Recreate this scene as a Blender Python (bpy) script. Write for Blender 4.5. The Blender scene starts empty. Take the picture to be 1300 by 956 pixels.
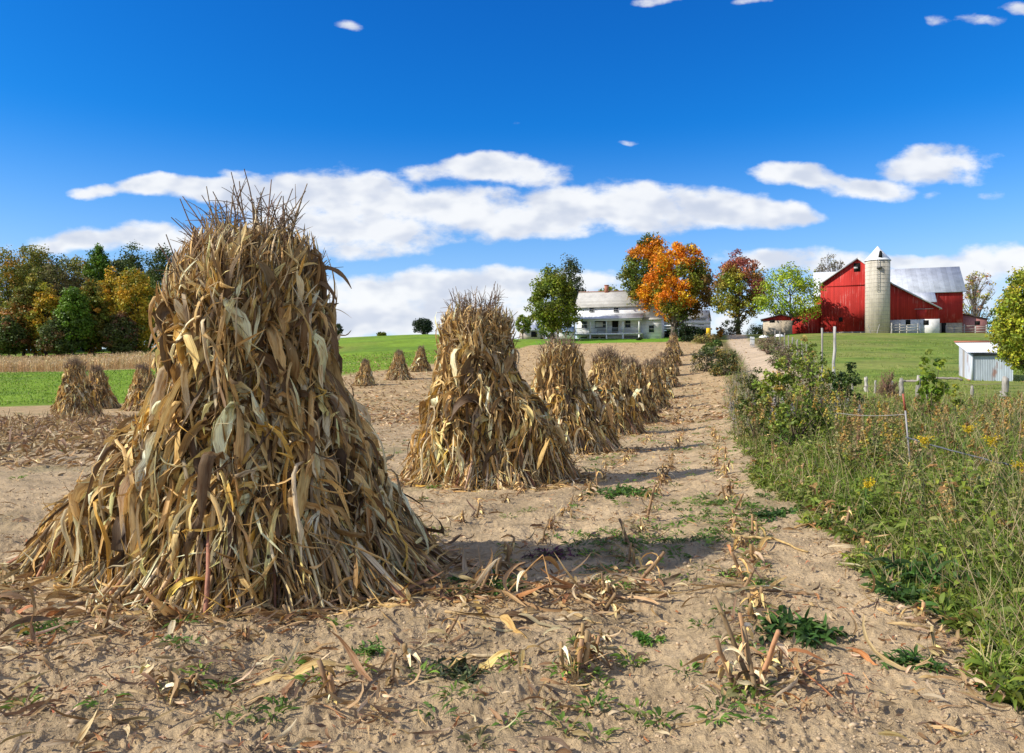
import bpy, math, random
import numpy as np
R = math.radians
EYE, F, HY = 1.45, 1000.0, 470.0        # eye height (m), focal length in photo pixels, horizon row
scene = bpy.context.scene
COL = scene.collection

# ------------------------------------------------------------------ numbers
def nrm(a):
    return a / np.maximum(np.linalg.norm(a, axis=-1, keepdims=True), 1e-9)

def _hash(ix, iy, seed):
    h = (ix.astype(np.int64) * 374761393 + iy.astype(np.int64) * 668265263 + seed * 1442695041) & 0xffffffff
    h = ((h ^ (h >> 13)) * 1274126177) & 0xffffffff
    return ((h ^ (h >> 16)) & 0xffff) / 65535.0

def vnoise(x, y, seed=0):
    x = np.asarray(x, float); y = np.asarray(y, float)
    ix = np.floor(x); iy = np.floor(y); fx = x - ix; fy = y - iy
    fx = fx * fx * (3 - 2 * fx); fy = fy * fy * (3 - 2 * fy)
    a = _hash(ix, iy, seed); b = _hash(ix + 1, iy, seed); c = _hash(ix, iy + 1, seed); d = _hash(ix + 1, iy + 1, seed)
    return (a * (1 - fx) + b * fx) * (1 - fy) + (c * (1 - fx) + d * fx) * fy

def fbm(x, y, seed=0, oct=4):
    s = 0; a = 0.5; t = 0
    for k in range(oct):
        s = s + a * vnoise(x * 2 ** k, y * 2 ** k, seed + k); t += a; a *= 0.5
    return s / t

def sstep(a, b, x):
    t = np.clip((x - a) / (b - a), 0, 1)
    return t * t * (3 - 2 * t)

# ------------------------------------------------------------------ the lie of the land: height along sight lines
_cols = {
 -400: [(0,0),(12,-.1),(26,-.5),(40,-.85),(55,-1.0),(80,.1),(110,1.0),(135,1.3),(160,3.9),(190,6.2),(230,7.0),(400,7)],
  60:  [(0,0),(12,-.1),(26,-.5),(40,-.85),(55,-1.0),(80,.1),(110,1.0),(135,1.3),(160,3.9),(190,6.2),(230,7.2),(400,7)],
  250: [(0,0),(12,-.15),(26,-.5),(40,-.85),(55,-.95),(80,.4),(110,1.6),(135,2.4),(160,5.0),(200,7.6),(260,7.6),(400,7)],
  445: [(0,0),(12,-.2),(26,-.6),(44,-.8),(55,-.4),(66,.4),(85,1.35),(110,3.0),(150,6.8),(200,9.9),(240,9.6),(400,9)],
  560: [(0,0),(12,-.2),(26,-.65),(44,-.8),(55,-.5),(66,.4),(75,1.0),(85,1.5),(110,3.7),(150,7.6),(200,10.9),(240,10.6),(400,9)],
  690: [(0,0),(12,-.2),(18.5,-.47),(26.3,-.67),(33,-.81),(44,-.8),(53,-.5),(62,.15),(72,.9),(82,1.9),(94,3.1),(115,5.0),(126,6.45),(150,7.3),(200,8.5),(400,9)],
  860: [(0,0),(12,-.2),(18.5,-.47),(26.3,-.67),(33,-.81),(44,-.8),(53,-.56),(62,.1),(72,.87),(82,1.86),(94,3.1),(110,4.9),(124,6.4),(140,7.5),(200,8.8),(400,9)],
  950: [(0,0),(12,-.05),(20,-.2),(30,-.3),(44,-.1),(60,.6),(72,1.5),(82,2.5),(94,3.7),(110,5.4),(124,6.9),(140,7.9),(200,9.4),(400,9)],
  1040:[(0,0),(8,.05),(18,.2),(28,.25),(35,.4),(45,.85),(62,2.3),(80,3.9),(100,5.5),(120,7.1),(128,7.5),(150,8.0),(200,8.6),(400,9)],
  1350:[(0,0),(8,.05),(18,.2),(28,.25),(35,.4),(45,.82),(62,2.3),(80,3.9),(100,5.5),(120,7.1),(128,7.5),(150,7.7),(200,8.0),(400,9)],
  1900:[(0,0),(8,.05),(18,.2),(28,.25),(35,.4),(45,.82),(62,2.3),(80,3.9),(100,5.5),(120,7.1),(128,7.5),(150,7.7),(200,8.0),(400,9)],
}
_S = np.linspace(-1.1, 1.3, 241); _Y = np.arange(0, 401, 1.0)
_raw = np.array([np.interp(_Y, *zip(*_cols[k])) for k in sorted(_cols)])
_ks = (np.array(sorted(_cols), float) - 650) / F
_T = np.array([np.interp(_S, _ks, _raw[:, j]) for j in range(len(_Y))]).T
def _gauss(T, ax, sg):
    n = int(3 * sg); k = np.exp(-.5 * (np.arange(-n, n + 1) / sg) ** 2); k /= k.sum()
    P = np.pad(T, [(n, n) if a == ax else (0, 0) for a in (0, 1)], mode='edge')
    return np.apply_along_axis(lambda v: np.convolve(v, k, 'valid'), ax, P)
_T = _gauss(_gauss(_T, 1, 2.2), 0, 3.0)

def gz0(x, y):
    x = np.asarray(x, float); y = np.asarray(y, float)
    yy = np.maximum(y, 3.0)
    i = np.clip((x / yy + 1.1) / .01, 0, 239.999); j = np.clip(y, 0, 399.999)
    a = i.astype(int); b = j.astype(int); fa = i - a; fb = j - b
    return (_T[a, b] * (1 - fa) + _T[a + 1, b] * fa) * (1 - fb) + (_T[a, b + 1] * (1 - fa) + _T[a + 1, b + 1] * fa) * fb

def verge_x(y):                      # where the ploughed soil gives way to the weeds
    return np.interp(y, [0, 3, 5.2, 8, 11.5, 17, 30, 60, 90, 200], [2.0, 2.2, 2.5, 2.85, 3.5, 4.95, 8.4, 16., 23.2, 50])
def micro(x, y):                     # clods, ruts and trampled soil
    d = np.hypot(x, y)
    near = np.exp(-d / 30)
    row = np.sin((x - .24 * y) * 2 * math.pi / .92 + 1.0) * .018
    rut = -.035 * np.exp(-((x - .25 * y - .82) / .22) ** 2)
    m = (fbm(x * 2.2, y * 2.2, 3, 4) - .5) * .11 + (fbm(x * 11, y * 11, 9, 4) - .5) * .042
    r2 = fbm(x * 34, y * 34, 19, 2); m = m + np.where(r2 > .55, (r2 - .55) * .07, 0)
    return near * (m + row + rut * (1 + .6 * (vnoise(x * 5, y * 5, 8) - .5)))
def gz(x, y):
    return gz0(x, y) + micro(x, y)
def G(px, Y, dz=0.0):
    x = (px - 650) / F * Y
    return (x, Y, float(gz0(x, Y)) + dz)

# ------------------------------------------------------------------ objects
def tag(o, label=None, cat=None, group=None, kind=None):
    if label: o['label'] = label
    if cat: o['category'] = cat
    if group: o['group'] = group
    if kind: o['kind'] = kind
    return o
def thing(name, label, cat, loc=(0, 0, 0), rotz=0.0, group=None):
    o = bpy.data.objects.new(name, None); COL.objects.link(o); o.empty_display_size = .2
    o.location = loc; o.rotation_euler = (0, 0, rotz)
    return tag(o, label, cat, group)
def nmesh(name, V, Fs, mat, parent=None, col=None, tuv=None, smooth=False, loc=None):
    """V (n,3); Fs a list of index arrays (m,k)."""
    V = np.asarray(V, np.float32)
    me = bpy.data.meshes.new(name)
    Fs = [np.asarray(f, np.int32) for f in (Fs if isinstance(Fs, list) else [Fs]) if len(f)]
    loops = np.concatenate([f.ravel() for f in Fs]); tot = np.concatenate([np.full(len(f), f.shape[1], np.int32) for f in Fs])
    start = np.concatenate([[0], np.cumsum(tot)[:-1]]).astype(np.int32)
    me.vertices.add(len(V)); me.vertices.foreach_set('co', V.ravel())
    me.loops.add(len(loops)); me.loops.foreach_set('vertex_index', loops)
    me.polygons.add(len(tot)); me.polygons.foreach_set('loop_start', start); me.polygons.foreach_set('loop_total', tot)
    if smooth: me.polygons.foreach_set('use_smooth', np.ones(len(tot), bool))
    me.update(calc_edges=True)
    if col is not None:
        a = me.color_attributes.new('Col', 'FLOAT_COLOR', 'POINT')
        c = np.ones((len(V), 4), np.float32); c[:, :3] = col; a.data.foreach_set('color', c.ravel())
    if tuv is not None:
        a = me.attributes.new('tuv', 'FLOAT_VECTOR', 'POINT'); a.data.foreach_set('vector', np.asarray(tuv, np.float32).ravel())
    me.materials.append(mat)
    o = bpy.data.objects.new(name, me); COL.objects.link(o)
    if parent is not None: o.parent = parent
    if loc is not None: o.location = loc
    return o
class Acc:
    """gathers arrays of vertices and faces for one mesh"""
    def __init__(s): s.V = []; s.F = {}; s.C = []; s.T = []; s.n = 0
    def add(s, V, Fc, col=None, tuv=None):
        V = np.asarray(V, float).reshape(-1, 3)
        for f in (Fc if isinstance(Fc, list) else [Fc]):
            f = np.asarray(f); s.F.setdefault(f.shape[1], []).append(f + s.n)
        s.V.append(V); s.n += len(V)
        c = np.ones((len(V), 3)) * .5 if col is None else np.broadcast_to(np.asarray(col, float), (len(V), 3))
        s.C.append(c); s.T.append(np.zeros((len(V), 3)) if tuv is None else tuv)
    def box(s, x0, x1, y0, y1, z0, z1, col=None):
        V = [(x, y, z) for z in (z0, z1) for y in (y0, y1) for x in (x0, x1)]
        s.add(V, np.array([(0,2,3,1),(4,5,7,6),(0,1,5,4),(2,6,7,3),(0,4,6,2),(1,3,7,5)]), col); return s
    def prism(s, pts, d, col=None):
        """pts: closed outline of 3-d points; d: extrusion vector"""
        P = np.array(pts, float); n = len(P); Q = P + np.array(d, float)
        side = [(i, (i + 1) % n, (i + 1) % n + n, i + n) for i in range(n)]
        s.add(np.vstack([P, Q]), [np.array([tuple(range(n))[::-1]]), np.array([tuple(range(n, 2 * n))]), np.array(side)], col); return s
    def slab(s, pts, t, col=None):
        """a quad or polygon given thickness t downwards along its normal"""
        P = np.array(pts, float); nn = nrm(np.cross(P[1] - P[0], P[2] - P[0])); return s.prism(pts, -nn * t, col)
    def tube(s, pts, rad, n=6, col=None, cap=True):
        P = np.array(pts, float)[None]; r = np.broadcast_to(np.asarray(rad, float), (len(pts),))[None]
        V, Fc, _, _ = tubes(P, r, n); s.add(V, Fc, col)
        if cap:
            k = len(V); s.F.setdefault(n, []).append(np.array([tuple(range(n))[::-1], tuple(range(k - n, k))]) + s.n - k)
        return s
    def build(s, name, mat, parent=None, smooth=False, loc=None):
        Fs = [np.concatenate(v) for v in s.F.values()]
        return nmesh(name, np.vstack(s.V), Fs, mat, parent, np.vstack(s.C), np.vstack(s.T), smooth, loc)

def tubes(P, rad, n=5):
    """P (N,K,3), rad (N,K) -> verts, quads, t, index"""
    N, K, _ = P.shape
    T = nrm(np.gradient(P, axis=1)) if K > 2 else nrm(np.repeat(P[:, 1:] - P[:, :1], 2, axis=1))
    ref = np.where(np.abs(T[:, :1, 2:3]) > .9, np.array([1., 0, 0]), np.array([0, 0, 1.]))
    A = nrm(np.cross(T, np.broadcast_to(ref, T.shape))); B = np.cross(T, A)
    th = np.arange(n) * 2 * math.pi / n
    V = P[:, :, None] + rad[:, :, None, None] * (A[:, :, None] * np.cos(th)[:, None] + B[:, :, None] * np.sin(th)[:, None])
    idx = np.arange(N * K * n).reshape(N, K, n); a = idx[:, :-1]; b = idx[:, 1:]
    Fc = np.stack([a, np.roll(a, -1, 2), np.roll(b, -1, 2), b], -1).reshape(-1, 4)
    t = np.broadcast_to(np.linspace(0, 1, K)[None, :, None], (N, K, n)).ravel()
    i = np.broadcast_to(np.arange(N)[:, None, None], (N, K, n)).ravel()
    return V.reshape(-1, 3), Fc, t, i

def ribbons(P, D, Nn, L, W, S, rng, droop=0., curl=0., twist=0., fold=.25, wob=.25, tip=2.2, floor=None, side=0., push=None, kink=0.):
    """long thin leaves: bend, twist and a folded midrib"""
    N = len(P); one = np.ones(N)
    L = one * L; W = one * W; droop = one * droop; curl = one * curl; twist = one * twist; fold = one * fold; side = one * side
    P = np.array(P, float); D = nrm(np.array(D, float)); Nn = np.array(Nn, float)
    out = np.zeros((N, S + 1, 3, 3)); kat = np.where(rng.random(N) < kink, rng.integers(1, S, N), -1)
    for k in range(S + 1):
        t = k / S
        sd = nrm(np.cross(D, Nn)); n2 = np.cross(sd, D)
        w = W * min(1, .45 + 2.2 * t) * np.maximum(1 - t ** tip, 0.04) ** .75 * (1 + .25 * (rng.random(N) - .5))
        wl = w * (.5 + .12 * (rng.random(N) - .5)); wr = w * (.5 + .12 * (rng.random(N) - .5)); fd = fold * w
        out[:, k, 0] = P - sd * wl[:, None] + n2 * fd[:, None]
        out[:, k, 1] = P
        out[:, k, 2] = P + sd * wr[:, None] + n2 * fd[:, None]
        P = P + D * (L / S)[:, None]
        if push is not None: P = push(P)
        if floor is not None:
            g = floor(P[:, 0], P[:, 1]); low = P[:, 2] < g + .006
            P[low, 2] = g[low] + .006; D[low, 2] = np.maximum(D[low, 2], 0) + .02
        c, s_ = np.cos(twist / S)[:, None], np.sin(twist / S)[:, None]
        n3 = n2 * c + sd * s_
        D = nrm(D + (curl / S)[:, None] * n2 + (side / S)[:, None] * sd + np.array([0, 0, -1.]) * (droop / S)[:, None] + (rng.random((N, 3)) - .5) * wob / math.sqrt(S))
        Nn = n3; kk = kat == k
        if kk.any(): D[kk] = nrm(D[kk] + .75 * rng.standard_normal((kk.sum(), 3))); Nn[kk] = nrm(Nn[kk] + .7 * rng.standard_normal((kk.sum(), 3)))
    idx = np.arange(N * (S + 1) * 3).reshape(N, S + 1, 3)
    q = [np.stack([idx[:, :-1, j], idx[:, :-1, j + 1], idx[:, 1:, j + 1], idx[:, 1:, j]], -1).reshape(-1, 4) for j in (0, 1)]
    i = np.repeat(np.arange(N), (S + 1) * 3)
    t = np.tile(np.repeat(np.linspace(0, 1, S + 1), 3), N); a = np.tile([0., .5, 1.], N * (S + 1))
    rnd = rng.random(N)
    tuv = np.stack([t * L[i], a, rnd[i] * 50], -1)
    return out.reshape(-1, 3), np.concatenate(q), t, i, tuv

def pick(rng, pal, n, jit=.18, hue=.04):
    """colours drawn from a weighted palette [(w,(r,g,b))...]"""
    w = np.array([p[0] for p in pal], float); w /= w.sum(); c = np.array([p[1] for p in pal])
    k = rng.choice(len(pal), n, p=w)
    return np.clip(c[k] * (1 + jit * rng.standard_normal((n, 1))) * (1 + hue * rng.standard_normal((n, 3))), .004, .95)

# ------------------------------------------------------------------ materials
class M:
    def __init__(s, name):
        s.m = bpy.data.materials.new(name); s.m.use_nodes = True; s.nt = s.m.node_tree; s.nt.nodes.clear()
        s.out = s.n('ShaderNodeOutputMaterial'); s.b = s.n('ShaderNodeBsdfPrincipled'); s.l(s.b.outputs[0], s.out.inputs[0])
    def n(s, t, **k):
        x = s.nt.nodes.new(t)
        for a, v in k.items(): setattr(x, a, v)
        return x
    def l(s, a, b): s.nt.links.new(a, b)
    def attr(s, name): return s.n('ShaderNodeAttribute', attribute_name=name)
    def noise(s, scale, detail=4, vec=None, rough=.55):
        x = s.n('ShaderNodeTexNoise'); x.inputs['Scale'].default_value = scale; x.inputs['Detail'].default_value = detail
        x.inputs['Roughness'].default_value = rough
        if vec is not None: s.l(vec, x.inputs['Vector'])
        return x.outputs['Fac']
    def obj(s, scale=(1, 1, 1)):
        tc = s.n('ShaderNodeTexCoord'); mp = s.n('ShaderNodeMapping'); mp.inputs['Scale'].default_value = scale
        s.l(tc.outputs['Object'], mp.inputs['Vector']); return mp.outputs[0]
    def map(s, vec, scale):
        mp = s.n('ShaderNodeMapping'); mp.inputs['Scale'].default_value = scale; s.l(vec, mp.inputs['Vector']); return mp.outputs[0]
    def ramp(s, fac, stops, interp='LINEAR'):
        r = s.n('ShaderNodeValToRGB'); r.color_ramp.interpolation = interp
        e = r.color_ramp.elements
        while len(e) < len(stops): e.new(.5)
        for q, (p, c) in zip(e, stops):
            q.position = p; q.color = (*(c if isinstance(c, tuple) else (c, c, c)), 1)
        s.l(fac, r.inputs[0]); return r.outputs[0]
    def mix(s, f, a, b, mode='MIX'):
        x = s.n('ShaderNodeMix', data_type='RGBA', blend_type=mode)
        for v, i in ((f, x.inputs[0]), (a, x.inputs[6]), (b, x.inputs[7])):
            if isinstance(v, bpy.types.NodeSocket): s.l(v, i)
            else: i.default_value = v if not isinstance(v, tuple) else (*v, 1)
        return x.outputs[2]
    def math(s, op, a, b=0.):
        x = s.n('ShaderNodeMath', operation=op)
        for v, i in ((a, x.inputs[0]), (b, x.inputs[1])):
            if isinstance(v, bpy.types.NodeSocket): s.l(v, i)
            else: i.default_value = v
        return x.outputs[0]
    def bump(s, h, strength=.3, dist=.02):
        x = s.n('ShaderNodeBump'); x.inputs['Strength'].default_value = strength; x.inputs['Distance'].default_value = dist
        s.l(h, x.inputs['Height']); s.l(x.outputs[0], s.b.inputs['Normal']); return x
    def fin(s, color=None, rough=.8, metal=0., trans=0., spec=.3):
        if color is not None:
            if isinstance(color, tuple): s.b.inputs['Base Color'].default_value = (*color, 1)
            else: s.l(color, s.b.inputs['Base Color'])
        s.b.inputs['Roughness'].default_value = rough; s.b.inputs['Metallic'].default_value = metal
        s.b.inputs['Specular IOR Level'].default_value = spec
        if trans > 0:
            t = s.n('ShaderNodeBsdfTranslucent'); mx = s.n('ShaderNodeMixShader'); mx.inputs[0].default_value = trans
            s.l(color, t.inputs[0]); s.l(s.b.outputs[0], mx.inputs[1]); s.l(t.outputs[0], mx.inputs[2]); s.l(mx.outputs[0], s.out.inputs[0])
        return s.m

def m_husk():
    m = M('dry_corn_leaf'); c = m.attr('Col').outputs['Color']; v = m.attr('tuv').outputs['Vector']
    st = m.noise(1, 3, m.map(v, (2.5, 22, 1))); bl = m.noise(9, 3, m.map(v, (1, .5, 1)))
    f = m.ramp(st, [(.3, .72), (.7, 1.25)]); g = m.ramp(bl, [(.33, (.66, .52, .38)), (.52, (1.05, 1.05, 1.05))])
    col = m.mix(1., m.mix(1., c, f, 'MULTIPLY'), g, 'MULTIPLY')
    m.bump(st, .5, .004); return m.fin(col, .58, trans=.16, spec=.3)
def m_stalk():
    m = M('dry_corn_stalk'); c = m.attr('Col').outputs['Color']
    n = m.noise(30, 3, m.obj((1, 1, .15))); col = m.mix(1., c, m.ramp(n, [(.3, .6), (.7, 1.25)]), 'MULTIPLY')
    m.bump(n, .4, .005); return m.fin(col, .7, spec=.2)
def m_leaf(name='tree_leaves', tr=.3, rough=.55, scale=2.5):
    m = M(name); c = m.attr('Col').outputs['Color']
    n = m.noise(scale, 3, m.obj()); col = m.mix(1., c, m.ramp(n, [(.3, .72), (.7, 1.25)]), 'MULTIPLY')
    return m.fin(col, rough, trans=tr, spec=.3)
def m_attr(name, rough=.8, scale=20, lo=.75, hi=1.2, bump=.3, stretch=(1, 1, 1), bd=.01):
    m = M(name); c = m.attr('Col').outputs['Color']; n = m.noise(scale, 5, m.obj(stretch))
    col = m.mix(1., c, m.ramp(n, [(.3, lo), (.7, hi)]), 'MULTIPLY'); m.bump(n, bump, bd); return m.fin(col, rough)
def m_plain(name, color, rough=.8, scale=3., amt=.15, metal=0., stretch=(1, 1, 1), bump=.1, spec=.3):
    m = M(name); n = m.noise(scale, 5, m.obj(stretch))
    lo = tuple(x * (1 - amt) for x in color); hi = tuple(min(.95, x * (1 + amt)) for x in color)
    m.bump(n, bump, .01); return m.fin(m.ramp(n, [(.3, lo), (.7, hi)]), rough, metal, spec=spec)
def m_ground():
    m = M('ground'); a = m.attr('Col'); c = a.outputs['Color']; k = a.outputs['Alpha']
    o = m.obj()
    n1 = m.noise(1.3, 6, o); n2 = m.noise(26, 6, o, .65); n3 = m.noise(150, 4, o, .6)
    f = m.mix(1., m.ramp(n1, [(.3, .82), (.7, 1.14)]), m.ramp(n2, [(.3, .78), (.7, 1.18)]), 'MULTIPLY')
    f = m.mix(1., f, m.ramp(n3, [(.25, .78), (.75, 1.18)]), 'MULTIPLY')
    col = m.mix(1., c, f, 'MULTIPLY')
    h = m.math('ADD', m.math('MULTIPLY', n2, 1.0), m.math('MULTIPLY', n3, .35))
    m.bump(h, .9, .035); return m.fin(col, .95, spec=.1)
def m_redboard():
    m = M('red_barn_board'); o = m.obj()
    sp = m.n('ShaderNodeSeparateXYZ'); m.l(o, sp.inputs[0])
    xy = m.math('ADD', sp.outputs[0], sp.outputs[1])
    bd = m.math('FRACT', m.math('MULTIPLY', xy, 3.3)); bi = m.math('FLOOR', m.math('MULTIPLY', xy, 3.3))
    wn = m.n('ShaderNodeTexWhiteNoise', noise_dimensions='1D'); m.l(bi, wn.inputs['W'])
    st = m.noise(1, 5, m.map(o, (5, 5, .35)), .7); bl = m.noise(.35, 4, o)
    col = m.ramp(st, [(.25, (.34, .024, .02)), (.6, (.52, .036, .028)), (.8, (.58, .09, .07))])
    col = m.mix(m.ramp(m.math('ADD', m.math('MULTIPLY', st, .8), m.math('MULTIPLY', bl, .45)), [(.68, 0.), (.82, .6)]), col, (.62, .38, .33))
    col = m.mix(1., col, m.ramp(wn.outputs[0], [(0, .84), (1, 1.1)]), 'MULTIPLY')
    gap = m.ramp(bd, [(0, .35), (.05, 1.), (.95, 1.), (1, .35)])
    col = m.mix(1., col, gap, 'MULTIPLY'); m.bump(gap, .5, .02); return m.fin(col, .75, spec=.2)
def m_tin(name, base, rust=.0, scale=1.0):
    m = M(name); o = m.obj(); n = m.noise(.5 * scale, 6, o); s = m.noise(2.5, 4, m.map(o, (1, 1, .18)))
    col = m.ramp(s, [(.25, tuple(x * .8 for x in base)), (.75, tuple(min(.9, x * 1.15) for x in base))])
    p = m.ramp(m.math('ADD', m.math('MULTIPLY', n, .7), m.math('MULTIPLY', s, .4)), [(.60 - rust * .2, 0.), (.70 - rust * .15, rust and .9)])
    col = m.mix(p, col, (.3, .10, .045)); return m.fin(col, .5, .25)
def m_seams(name, base, per, axis=0, dark=.6, rough=.5, extra=None, metal=.2):
    """sheets or courses along one axis"""
    m = M(name); o = m.obj(); sp = m.n('ShaderNodeSeparateXYZ'); m.l(o, sp.inputs[0])
    f = m.math('FRACT', m.math('MULTIPLY', sp.outputs[axis], 1. / per))
    g = m.ramp(f, [(0, dark), (.08, 1.), (.92, 1.), (1, dark)])
    bi = m.math('FLOOR', m.math('MULTIPLY', sp.outputs[axis], 1. / per))
    wn = m.n('ShaderNodeTexWhiteNoise', noise_dimensions='1D'); m.l(bi, wn.inputs['W'])
    n = m.noise(.9, 5, o); n2 = m.noise(9, 4, o)
    col = m.mix(1., base, m.ramp(n, [(.3, .82), (.7, 1.12)]), 'MULTIPLY')
    col = m.mix(1., col, m.ramp(n2, [(.3, .85), (.7, 1.1)]), 'MULTIPLY')
    col = m.mix(1., col, m.ramp(wn.outputs[0], [(0, .88), (1, 1.08)]), 'MULTIPLY')
    col = m.mix(1., col, g, 'MULTIPLY'); 
    if extra: col = m.mix(m.ramp(n, [(extra[0], 0.), (extra[0] + .06, .8)]), col, extra[1])
    m.bump(g, .5, .02); return m.fin(col, rough, metal)
def m_glass():
    m = M('window_glass'); return m.fin((.035, .045, .055), .08, spec=.8)

HUSK = m_husk(); STALK = m_stalk(); LEAF = m_leaf(); WEED = m_leaf('weed_leaves', .3, .6, 9)
BARK = m_attr('bark', .9, 6, .6, 1.3, .6, (1, 1, .3), .05); CLOD = m_attr('soil_clod', .95, 30)
REDB = m_redboard(); GLASS = m_glass()
WHITE = m_seams('white_clapboard', (.95, .95, .94), .18, 2, .85, .6, None, 0)
TRIM = m_plain('white_trim', (.82, .82, .80), .5, 4, .06)
SHING = m_seams('grey_shingle', (.52, .50, .46), .3, 2, .8, .9, (.72, (.33, .17, .11)), 0)
BARNROOF = m_seams('barn_sheet_roof', (.76, .79, .83), .8, 0, .85, .55, None, .0)
PORCHROOF = m_seams('porch_sheet_roof', (.72, .74, .77), .6, 0, .85, .5, None, .2)
STONE = m_attr('field_stone_wall', .9, 3, .7, 1.25, .5); WOODG = m_attr('weathered_wood', .9, 14, .6, 1.3, .5, (3, 3, .25))
DARK = m_plain('dark_opening', (.012, .011, .01), .9, 3, .1)
GREYP = m_plain('grey_painted_wall', (.42, .44, .45), .7, 3, .1)
METAL = m_attr('weathered_metal', .55, 3, .75, 1.2, .2, (4, 4, .3))
BRICK = m_plain('chimney_brick', (.42, .17, .11), .9, 6, .25)
SKYR = (.012, 3.8); SKYG = (.55, 1.33); SKYB = (1.56, 1.0)
# ================================================================== camera, sun, sky
cam = bpy.data.cameras.new('camera'); co = bpy.data.objects.new('camera', cam); COL.objects.link(co); scene.camera = co
cam.sensor_width = 36; cam.lens = 36 * F / 1300; cam.clip_end = 8000; cam.clip_start = .05
co.location = (0, 0, EYE); co.rotation_euler = (R(90) - math.atan(8 / F), 0, 0)

SUN_EL, SUN_DIR = R(36), R(13)           # light travels towards +x, a little away from the camera
sl = bpy.data.lights.new('sun', 'SUN'); sl.energy = 5.0; sl.angle = R(.53); sl.color = (1, .94, .83)
so = bpy.data.objects.new('sun', sl); COL.objects.link(so); so.location = (-30, -10, 30)
from mathutils import Vector
ld = Vector((math.cos(SUN_DIR) * math.cos(SUN_EL), math.sin(SUN_DIR) * math.cos(SUN_EL), -math.sin(SUN_EL)))
so.rotation_euler = ld.to_track_quat('-Z', 'Y').to_euler()

w = bpy.data.worlds.new('World'); scene.world = w; w.use_nodes = True
nt = w.node_tree; nt.nodes.clear()
def N(t, **k):
    x = nt.nodes.new(t)
    for a, v in k.items(): setattr(x, a, v)
    return x
def put(v, i):
    if isinstance(v, bpy.types.NodeSocket): nt.links.new(v, i)
    else: i.default_value = v
def mt(op, a, b=0., c=None, clamp=False):
    x = N('ShaderNodeMath', operation=op, use_clamp=clamp); put(a, x.inputs[0]); put(b, x.inputs[1])
    if c is not None: put(c, x.inputs[2])
    return x.outputs[0]
def vm(op, a, b=None, out=0):
    x = N('ShaderNodeVectorMath', operation=op); put(a, x.inputs[0])
    if b is not None: put(b, x.inputs[1])
    return x.outputs[out]
def comb(a, b, c=0.):
    x = N('ShaderNodeCombineXYZ'); put(a, x.inputs[0]); put(b, x.inputs[1]); put(c, x.inputs[2]); return x.outputs[0]
def cmix(f, a, b, mode='MIX'):
    x = N('ShaderNodeMix', data_type='RGBA', blend_type=mode); put(f, x.inputs[0]); put(a, x.inputs[6]); put(b, x.inputs[7]); return x.outputs[2]
def wnoise(v, sc, det=5, rough=.55):
    x = N('ShaderNodeTexNoise'); put(v, x.inputs['Vector']); x.inputs['Scale'].default_value = sc; x.inputs['Detail'].default_value = det
    x.inputs['Roughness'].default_value = rough; return x.outputs['Fac']
def mrange(v, a, b, c=0., d=1.):
    x = N('ShaderNodeMapRange', interpolation_type='SMOOTHSTEP'); put(v, x.inputs[0])
    for i, q in zip((1, 2, 3, 4), (a, b, c, d)): x.inputs[i].default_value = q
    return x.outputs[0]
sky = N('ShaderNodeTexSky', sky_type='NISHITA'); sky.sun_disc = False; sky.sun_elevation = SUN_EL
sky.sun_rotation = math.atan2(-ld.x, -ld.y); sky.altitude = 300; sky.air_density = 1.0; sky.dust_density = .15; sky.ozone_density = 2.0
STR = .1
sep = N('ShaderNodeSeparateColor'); nt.links.new(sky.outputs[0], sep.inputs[0])
tc = N('ShaderNodeTexCoord'); sx = N('ShaderNodeSeparateXYZ'); nt.links.new(tc.outputs['Generated'], sx.inputs[0])
el = sx.outputs[2]
def chan(s, mul, pw):                  # a polarising filter's deeper blue: a power per channel
    return mt('MULTIPLY', mt('POWER', s, pw), mul)
cc = N('ShaderNodeCombineColor')
nt.links.new(mt('MINIMUM', mt('ADD', chan(sep.outputs[0], SKYR[0], SKYR[1]), .04), 3.4), cc.inputs[0]); nt.links.new(chan(sep.outputs[1], SKYG[0], SKYG[1]), cc.inputs[1]); nt.links.new(chan(sep.outputs[2], SKYB[0], SKYB[1]), cc.inputs[2])
yy = mt('MAXIMUM', sx.outputs[1], .08)
uv = comb(mt('DIVIDE', sx.outputs[0], yy), mt('DIVIDE', sx.outputs[2], yy))
wx = N('ShaderNodeTexNoise'); put(uv, wx.inputs['Vector']); wx.inputs['Scale'].default_value = 9; wx.inputs['Detail'].default_value = 5
warp = vm('MULTIPLY', vm('SUBTRACT', wx.outputs['Color'], (.5, .5, .5)), (.07, .035, 0))
uvw = vm('ADD', uv, warp)
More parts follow.
